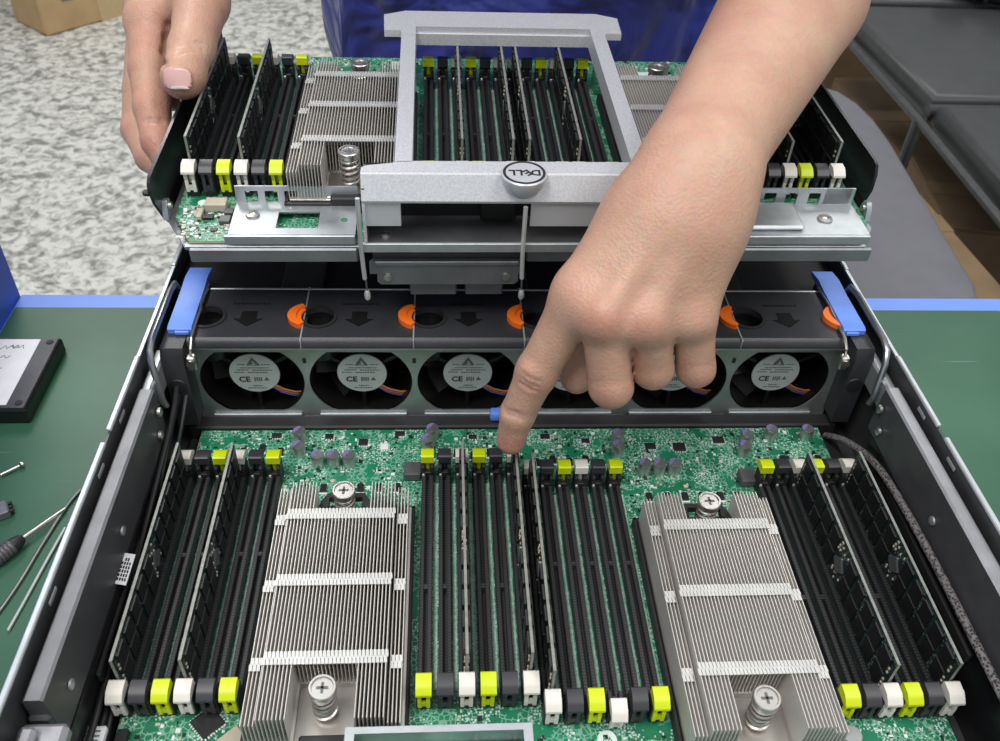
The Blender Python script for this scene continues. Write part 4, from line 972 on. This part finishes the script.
# ================================================================== THE PERSON
def smin(a, b, k):
    h = np.maximum(k-np.abs(a-b), 0)/k
    return np.minimum(a, b)-h*h*k*0.25
class Field:
    """signed distance field on a grid (mm); tapered capsules blended smoothly"""
    def __init__(s, lo, hi, res, frame=None):
        s.res = res; s.lo = np.array(lo, float); s.n = np.ceil((np.array(hi)-s.lo)/res).astype(int)+1
        s.F = np.full(s.n, 30.0, np.float32); s.frame = frame
    def box(s, pts, rs, mrg):
        lo = np.min([p-r for p, r in zip(pts, rs)], 0)-mrg; hi = np.max([p+r for p, r in zip(pts, rs)], 0)+mrg
        a = np.clip(np.floor((lo-s.lo)/s.res).astype(int), 0, s.n); b = np.clip(np.ceil((hi-s.lo)/s.res).astype(int)+1, 0, s.n)
        return tuple(slice(i, j) for i, j in zip(a, b))
    def grid(s, sl):
        ax = [(s.lo[i]+s.res*np.arange(sl[i].start, sl[i].stop)).astype(np.float32) for i in range(3)]
        return np.meshgrid(*ax, indexing='ij')
    @staticmethod
    def cone(P, a, b, ra, rb):
        ba = b-a; L2 = max(float(ba@ba), 1e-6)
        q = [P[i]-a[i] for i in range(3)]
        t = np.clip((q[0]*ba[0]+q[1]*ba[1]+q[2]*ba[2])/L2, 0, 1)
        return np.sqrt((q[0]-t*ba[0])**2+(q[1]-t*ba[1])**2+(q[2]-t*ba[2])**2)-(ra+(rb-ra)*t)
    def blend(s, a, b, ra, rb, k):
        a = np.array(a, float); b = np.array(b, float)
        sl = s.box([a, b], [ra, rb], k+2)
        if min(q.stop-q.start for q in sl) <= 0: return
        s.F[sl] = smin(s.F[sl], s.cone(s.grid(sl), a, b, ra, rb), k)
    def carve(s, a, b, r, k):
        a = np.array(a, float); b = np.array(b, float); sl = s.box([a, b], [r, r], k+2)
        s.F[sl] = -smin(-s.F[sl], s.cone(s.grid(sl), a, b, r, r), k)
    def chain(s, pts, k=3.0):          # (point, radius) chain, smooth inside itself
        for (a, ra), (b, rb) in zip(pts[:-1], pts[1:]): s.blend(a, b, ra, rb, k)
    def finger(s, pts, palm, k=7.0, ki=3.0, bumps=()):
        """blended to the palm only, so that neighbouring fingers stay apart"""
        P = [np.array(p, float) for p, r in pts]; R = [r for p, r in pts]
        sl = s.box(P, R, k+3); g = s.grid(sl); d = None
        for i in range(len(P)-1):
            c = s.cone(g, P[i], P[i+1], R[i], R[i+1]); d = c if d is None else smin(d, c, ki)
        for p, r in bumps: p = np.array(p, float); d = smin(d, s.cone(g, p, p+0.01, r, r), 4.0)
        s.F[sl] = np.minimum(s.F[sl], smin(palm[sl], d, k))
    def surface(s):
        F = s.F; ins = F < 0
        n = F.shape; idx = -np.ones((n[0]-1, n[1]-1, n[2]-1), np.int64)
        cnt = np.zeros(idx.shape, np.int8)
        for dx in (0, 1):
            for dy in (0, 1):
                for dz in (0, 1): cnt += ins[dx:n[0]-1+dx, dy:n[1]-1+dy, dz:n[2]-1+dz]
        act = (cnt > 0) & (cnt < 8); I, J, L = np.nonzero(act); idx[I, J, L] = np.arange(len(I))
        acc = np.zeros((len(I), 3)); num = np.zeros(len(I))
        cs = [(a, b, c) for a in (0, 1) for b in (0, 1) for c in (0, 1)]
        for p in cs:
            for ax in range(3):
                if p[ax]: continue
                q = list(p); q[ax] = 1
                f0 = F[I+p[0], J+p[1], L+p[2]]; f1 = F[I+q[0], J+q[1], L+q[2]]
                m = (f0 < 0) != (f1 < 0); t = np.where(m, f0/np.where(m, f0-f1, 1), 0)
                pos = np.array(p, float)[None, :].repeat(len(I), 0); pos[:, ax] = t
                acc[m] += pos[m]; num += m
        V = (acc/num[:, None]+np.stack([I, J, L], 1))*s.res+s.lo
        faces = []
        for ax in range(3):
            b_, c_ = (ax+1) % 3, (ax+2) % 3
            sl0 = [slice(1, -1)]*3; sl1 = [slice(1, -1)]*3; sl0[ax] = slice(0, -1); sl1[ax] = slice(1, None)
            a0 = ins[tuple(sl0)]; a1 = ins[tuple(sl1)]; off = [1, 1, 1]; off[ax] = 0
            E = np.argwhere(a0 != a1); flip = a0[tuple(E.T)]; E = E+np.array(off)
            def at_(db, dc):
                q = E.copy(); q[:, b_] -= db; q[:, c_] -= dc; return idx[tuple(q.T)]
            Q = np.stack([at_(1, 1), at_(0, 1), at_(0, 0), at_(1, 0)], 1)
            Q[~flip] = Q[~flip][:, ::-1]; faces.append(Q)
        Q = np.concatenate(faces)
        if s.frame is not None: V = V@s.frame[0]+s.frame[1]
        return V, Q
def to_mesh(name, parts, mats, mfun=None, smooth_it=0):
    vs, fs, o = [], [], 0
    for V, Q in parts: vs.append(V); fs.append(Q+o); o += len(V)
    V = np.concatenate(vs); Q = np.concatenate(fs)
    for _ in range(smooth_it):
        S = np.zeros_like(V); c = np.zeros(len(V))
        for a, b in ((0, 1), (1, 2), (2, 3), (3, 0)):
            np.add.at(S, Q[:, a], V[Q[:, b]]); np.add.at(c, Q[:, a], 1); np.add.at(S, Q[:, b], V[Q[:, a]]); np.add.at(c, Q[:, b], 1)
        V = 0.5*V+0.5*S/c[:, None]
    me = bpy.data.meshes.new(name); me.vertices.add(len(V)); me.vertices.foreach_set('co', (V*K).astype(np.float32).ravel())
    me.loops.add(Q.size); me.loops.foreach_set('vertex_index', Q.astype(np.int32).ravel())
    me.polygons.add(len(Q)); me.polygons.foreach_set('loop_start', np.arange(0, Q.size, 4, dtype=np.int32))
    me.update(calc_edges=True); me.validate()
    for x in mats: me.materials.append(M[x])
    if mfun is not None: me.polygons.foreach_set('material_index', mfun(V[Q].mean(1)).astype(np.int32))
    me.polygons.foreach_set('use_smooth', [True]*len(me.polygons)); me.update()
    return me

# ---- pointing hand and forearm (hand joints as bearings and distances from the photographer)
W0 = at(703, 160, 438); X0 = at(795, 0, 540); dirf = (X0-W0)/np.linalg.norm(X0-W0)
EL = W0+dirf*262
SHL = np.array([205., 590., 500.]); SHR = np.array([-155., 600., 505.])
def A(x, y, d, r): return (at(x, y, d), r)
def hit(F_, x, y, d0, d1):
    """first point of the surface along a bearing"""
    for d in np.arange(d0, d1, 0.5):
        q = at(x, y, d); i = np.round((q-F_.lo)/F_.res).astype(int)
        if (i >= 0).all() and (i < F_.n).all() and F_.F[tuple(i)] < 0: return q
    return None
def crease(F_, pix, d0, d1, r=0.55, k=1.3, lift=0.15):
    P = [hit(F_, x, y, d0, d1) for x, y in pix]; P = [p-_fw*lift for p in P if p is not None]
    for p, q in zip(P[:-1], P[1:]): F_.carve(p, q, r, k)
arm = [A(700, 162, 434, 19.5), A(796, 0, 540, 33), (EL, 40), (EL+(SHL-EL)*0.25, 41)]
idx_ = [A(581, 294, 432, 12.8), A(539, 368, 455, 10.6), A(536, 374, 457, 10.5), A(518, 413, 474, 9.2), A(511, 440, 487, 8.0)]
mid_ = [A(605, 318, 426, 12.0), A(611, 386, 447, 11.0), A(604, 372, 474, 9.4), A(598, 340, 478, 8.6)]
rng_ = [A(650, 322, 428, 11.2), A(653, 369, 450, 10.1), A(647, 352, 474, 8.8), A(640, 322, 476, 8.0)]
pnk_ = [A(693, 318, 438, 11.2), A(696, 368, 456, 9.8), A(689, 350, 476, 8.2), A(682, 326, 478, 7.4)]
thb_ = [A(650, 215, 446, 14), A(606, 300, 470, 12.5), A(590, 345, 477, 11), A(577, 377, 478, 9.2)]
pts = np.array([p for L_ in (arm, idx_, mid_, rng_, pnk_, thb_) for p, r in L_])
fld = Field(pts.min(0)-45, pts.max(0)+45, 1.25)
for (a, ra), (b, rb) in zip(arm[:-1], arm[1:]): fld.blend(a, b, ra, rb, 10)
# radius and ulna give the wrist its flat section
fld.blend(at(680, 160, 435), at(775, -10, 542), 16.5, 28, 20)
fld.blend(at(720, 172, 437), at(817, 2, 540), 14.5, 28, 20)
fld.blend(at(730, 157, 427.5), at(730.5, 157, 428), 7.5, 7.5, 14)
# metacarpals
fld.blend(at(690, 165, 435), at(658, 207, 431), 17, 16.5, 20)
fld.blend(at(714, 180, 437), at(710, 220, 433), 15, 15.2, 20)
fld.blend(at(704, 165, 425), at(672, 225, 421), 10, 10, 26); fld.blend(at(712, 175, 430), at(700, 228, 424), 9, 10, 26)
fld.blend(at(650, 208, 431), idx_[0][0], 16.5, 12.6, 18)
fld.blend(at(672, 208, 429.5), mid_[0][0], 17, 12.6, 18)
fld.blend(at(694, 214, 430), rng_[0][0], 16, 12, 16)
fld.blend(at(711, 220, 432), pnk_[0][0], 15, 11.8, 16)
fld.blend(at(650, 230, 446), at(640, 295, 452), 19, 13, 16)       # palm side
fld.blend(at(690, 240, 446), at(675, 295, 456), 17, 12, 16)
fld.blend(at(637, 215, 437), at(588, 284, 442), 14, 10, 14)       # web towards the thumb
for (x, y, d, r) in ((602, 318, 417.5, 7.0), (648, 322, 420, 6.4), (692, 318, 431, 5.6)): fld.blend(at(x, y, d), at(x, y, d)+0.01, r, r, 12)
# extensor tendons
for (x0_, y0_, d0_, x1_, y1_, d1_) in ((660, 232, 414.5, 606, 312, 412.5), (688, 234, 415.5, 650, 316, 415.5)): fld.blend(at(x0_, y0_, d0_), at(x1_, y1_, d1_), 1.2, 1.8, 10)
palm = fld.F.copy()
fld.finger(idx_, palm, 9, 3, [(at(532, 371, 449.5), 5.5)])
fld.finger(mid_, palm, 3.5, 3, [(at(611, 386, 441), 6.0)]); fld.finger(rng_, palm, 3.5, 3, [(at(653, 370, 444.5), 5.4)]); fld.finger(pnk_, palm, 3.5, 3, [(at(696, 368, 450.5), 5.0)])
fld.finger(thb_, palm, 9, 3)
for (x, top) in ((632, 338), (674, 334)):                         # the clefts between the curled fingers
    fld.carve(at(x, top+6, 430), at(x+1, 384, 444), 1.0, 3.0)
for dy in (-5, 1, 6):                                       # wrinkles over the index joint
    crease(fld, [(520+2.0*k, 378+dy+1.1*k-0.06*(k-5)**2) for k in range(11)], 400, 480, 0.4, 1.6, 0.45)
for dy in (0, 4): crease(fld, [(503+2.2*k, 409+dy+0.7*k) for k in range(10)], 400, 490, 0.4, 1.6, 0.45)
armL = fld.surface()
def relax(VQ, origin, axis, near, span, it):
    """even out the surface beyond a plane (the back of the hand and the forearm), leaving the fingers crisp"""
    V, Q = VQ; w_ = np.clip(((V-origin)@axis-near)/span, 0, 1)[:, None]*0.6; n = len(V)
    a = np.concatenate([Q[:, i] for i in (0, 1, 2, 3)]+[Q[:, i] for i in (1, 2, 3, 0)]); b = np.concatenate([Q[:, i] for i in (1, 2, 3, 0)]+[Q[:, i] for i in (0, 1, 2, 3)])
    c = np.bincount(a, minlength=n).astype(float)
    for _ in range(it):
        S = np.stack([np.bincount(a, V[b, i], n) for i in range(3)], 1)/c[:, None]; V = V+w_*(S-V)
    return V, Q
armL = relax(armL, at(640, 322, 428), dirf, 14, 35, 90)
# ---- gripping hand
gth = [A(208, -46, 606, 19), A(201, 2, 572, 17.5), A(193, 44, 549, 13.2), A(191, 50, 546, 13), A(184, 74, 536, 12.6), A(182, 79, 534, 12.0)]
gix = [A(152, 22, 592, 15.5), A(150, 70, 578, 13), A(152, 108, 568, 11.2), A(158, 142, 561, 10), A(165, 156, 560, 8.8)]
gmd = [A(151, 10, 614, 15), A(141, 90, 602, 11.5), A(138, 130, 590, 10.4), A(150, 158, 578, 9), A(160, 167, 574, 8)]
grg = [A(158, 0, 636, 14), A(154, 60, 628, 11), A(152, 105, 616, 9.6), A(160, 140, 600, 8.4)]
gpk = [A(168, -12, 652, 13), A(168, 36, 646, 10), A(168, 72, 634, 9), A(172, 100, 620, 7.6)]
WR = at(200, -120, 668); ER = WR+np.array([-95., 165., 95.])
pts = np.array([p for L_ in (gth, gix, gmd, grg, gpk) for p, r in L_]+[WR, ER])
fl2 = Field(pts.min(0)-44, pts.max(0)+44, 1.25)
fl2.blend(WR, ER, 26, 39, 12); fl2.blend(ER, ER+(SHR-ER)*0.25, 39, 41, 12)
for f_ in (gix, gmd, grg, gpk): fl2.blend(WR, f_[0][0], 24, f_[0][1], 14)
fl2.blend(WR, gth[0][0], 22, 18, 14)
fl2.blend(gth[1][0], gix[0][0], 13, 12, 14)
for f_ in (gix, gmd, grg): fl2.blend(f_[0][0]-_fw*6, f_[0][0]-_fw*6+0.01, 8, 8, 12)
palm = fl2.F.copy()
for f_ in (gix, gmd, grg, gpk): fl2.finger(f_, palm, 6, 3)
fl2.finger(gth, palm, 7, 4)
for dy in (-4, 0, 4): crease(fl2, [(180+2.2*k, 48+dy+0.10*(k-5)**2-0.2*k) for k in range(12)], 490, 580, 0.4, 1.6, 0.5)
for dy in (0, 3): crease(fl2, [(143+2*k, 119+dy+0.08*(k-6)**2) for k in range(12)], 500, 600, 0.4, 1.6, 0.4)
crease(fl2, [(171, 14), (169, 26), (167, 38), (165, 52), (164, 64)], 500, 620, 1.2, 4)
# thumb nail plate
NC = hit(fl2, 177.5, 78.5, 480, 580)
NX = _R*0.99-_U*0.10; pa = hit(fl2, 178.5, 72, 480, 580); pb = hit(fl2, 176.5, 84, 480, 580); NY = pb-pa; NY -= NX*(NX@NY); NY /= np.linalg.norm(NY); NX -= NY*(NX@NY); NX /= np.linalg.norm(NX); NZ = np.cross(NX, NY); NZ = -NZ if NZ@_fw > 0 else NZ
sl = fl2.box([NC], [16], 4); gg = fl2.grid(sl); qx, qy, qz = [sum((gg[i]-NC[i])*ax_[i] for i in range(3)) for ax_ in (NX, NY, NZ)]
def nail_d(qx, qy, qz):
    zc = qz+qx*qx/30.0                                    # curved over the thumb
    e = np.abs(qx/8.2)**4+np.abs(qy/6.3)**4               # rounded oblong
    return np.maximum((e**0.25-1)*6.5, np.abs(zc)-0.6)
fl2.F[sl] = smin(fl2.F[sl], nail_d(qx, qy, qz), 0.9)
armR = fl2.surface()
def skin_idx(c):
    q = c-NC; x = q@NX; y = q@NY; z = q@NZ
    n_ = (nail_d(x, y, z) < 0.7) & (z+x*x/30.0 > 0.1)
    out = np.zeros(len(c)); out[n_] = 1; out[n_ & (y > 4.6-x*0.06)] = 2
    return out
FLUSH = [(at(602, 322, 412), 11, 0.55), (at(649, 326, 415), 10, 0.5), (at(693, 322, 427), 9, 0.35), (at(509, 446, 482), 11, 0.6), (at(528, 378, 449), 10, 0.3), (at(581, 296, 420), 10, 0.25),
         (at(611, 400, 442), 10, 0.3), (at(735, 35, 480), 22, 0.25), (at(830, 20, 520), 26, 0.45), (at(182, 86, 526), 11, 0.4), (at(158, 30, 580), 16, 0.5), (at(152, 100, 558), 16, 0.45), (at(155, 150, 552), 18, 0.6), (at(135, 130, 585), 18, 0.4)]
# ---- trunk, neck and head under the clothes
HIP = np.array([25., 735., 60.]); CH = np.array([25., 660., 360.]); NK = np.array([25., 590., 560.])
bd_ = Field((-300, 380, -120), (380, 900, 860), 8)
def trunk(F_, grow):
    for x in (-86, 0, 86): F_.blend(HIP+[x, 0, 0], CH+[x, 0, 0], 102+grow, 96+grow, 40)
    for x in (-80, 0, 80): F_.blend(CH+[x, 0, 0], CH+(NK-CH)*0.75+[x*0.9, 0, -25], 96+grow, 72+grow, 40)
    F_.blend(SHL, SHR, 54+grow, 54+grow, 40)
trunk(bd_, -8)
bd_.blend(NK-[0, 0, 40], NK+[0, -25, 70], 55, 52, 20)
HD = NK+np.array([0, -55., 150.])
bd_.blend(HD+[0, 10, 40], HD+[0, -12, -35], 78, 62, 30); bd_.blend(HD+[0, 22, 50], HD+[0, 24, 52], 82, 82, 30)
bd_.blend(HD+[0, -78, 0], HD+[0, -92, -22], 8, 13, 12)                       # nose
for s in (-1, 1):
    bd_.blend(HD+[s*78, 10, 10], HD+[s*80, 14, -18], 14, 9, 6)                # ears
    bd_.carve(HD+[s*30, -84, 8], HD+[s*32, -84, 8.1], 12, 8)                  # eye sockets
bd_.carve(HD+[-20, -84, -52], HD+[20, -84, -52], 3.5, 5)                      # mouth
bd_.blend(SHL, EL+(SHL-EL)*0.12, 50, 41, 25); bd_.blend(SHR, ER+(SHR-ER)*0.12, 50, 41, 25)
body = to_mesh('body', [armL, armR, bd_.surface()], ['skin', 'nail', 'nail_tip'], skin_idx)
bv = np.empty(len(body.vertices)*3, np.float32); body.vertices.foreach_get('co', bv); bv = bv.reshape(-1, 3)/K
fv = np.zeros(len(bv), np.float32)
for p_, r_, a_ in FLUSH: fv = np.maximum(fv, a_*np.exp(-((bv-p_)**2).sum(1)/(r_*r_)))
body.attributes.new('flush', 'FLOAT', 'POINT').data.foreach_set('value', fv)
pr_ = thing('person', 'person in a dark blue shirt gripping the lifted tray and pointing with one finger', 'person', loc=(25, 735, -770))
def pput(name, me):
    o = put(name, me, pr_, (-25, -735, 770)); return o
pput('body', body)
sf = Field((-330, 400, -140), (410, 920, 640), 8)
trunk(sf, 8)
sf.blend(SHL, EL+(SHL-EL)*0.38, 64, 58, 30); sf.blend(SHR, ER+(SHR-ER)*0.38, 64, 58, 30)
for k in range(9):                                                           # hanging folds
    x = -140+42*k; sf.blend((x, 640+abs(x-25)*0.15-14, -40), (x+25, 575+abs(x-25)*0.18, 300), 12, 6, 26)
sf.blend((-150, 640, -60), (200, 640, -60), 30, 30, 40)
pput('shirt', to_mesh('shirt', [sf.surface()], ['shirt'], None, 2))
tf = Field((-240, 600, -770), (290, 900, 60), 9)
tf.blend(HIP+[-70, 0, -40], HIP+[70, 0, -40], 98, 98, 30)
for s in (-1, 1):
    tf.blend(HIP+[s*80, 0, -80], (25+s*105, 740, -360), 96, 68, 30); tf.blend((25+s*105, 740, -360), (25+s*110, 755, -700), 68, 56, 20)
pput('trousers', to_mesh('trousers', [tf.surface()], ['trousers'], None, 2))
for s in (-1, 1):
    x = 25+s*112
    g = G(); g.prism([(x+42*math.cos(t)*(1.0 if math.sin(t) > 0 else 1.05), 700+135*math.sin(t)) for t in [2*math.pi*i/20 for i in range(20)]], 'z', -770, -722)
    g.prism([(x+40*math.cos(t), 755+60*math.sin(t)) for t in [2*math.pi*i/16 for i in range(16)]], 'z', -722, -685)
    pput('shoe', g.mesh('shoe', 'shoe'))
hf = Field((-90, 420, 640), (140, 700, 880), 6)
hf.blend(HD+[0, 24, 55], HD+[0, 30, 40], 88, 84, 20); hf.carve(HD+[0, -95, -10], HD+[0, -85, 40], 60, 20); hf.carve(HD+[-100, -10, -50], HD+[100, -10, -50], 45, 20)
pput('hair', to_mesh('hair', [hf.surface()], ['hair'], None, 1))
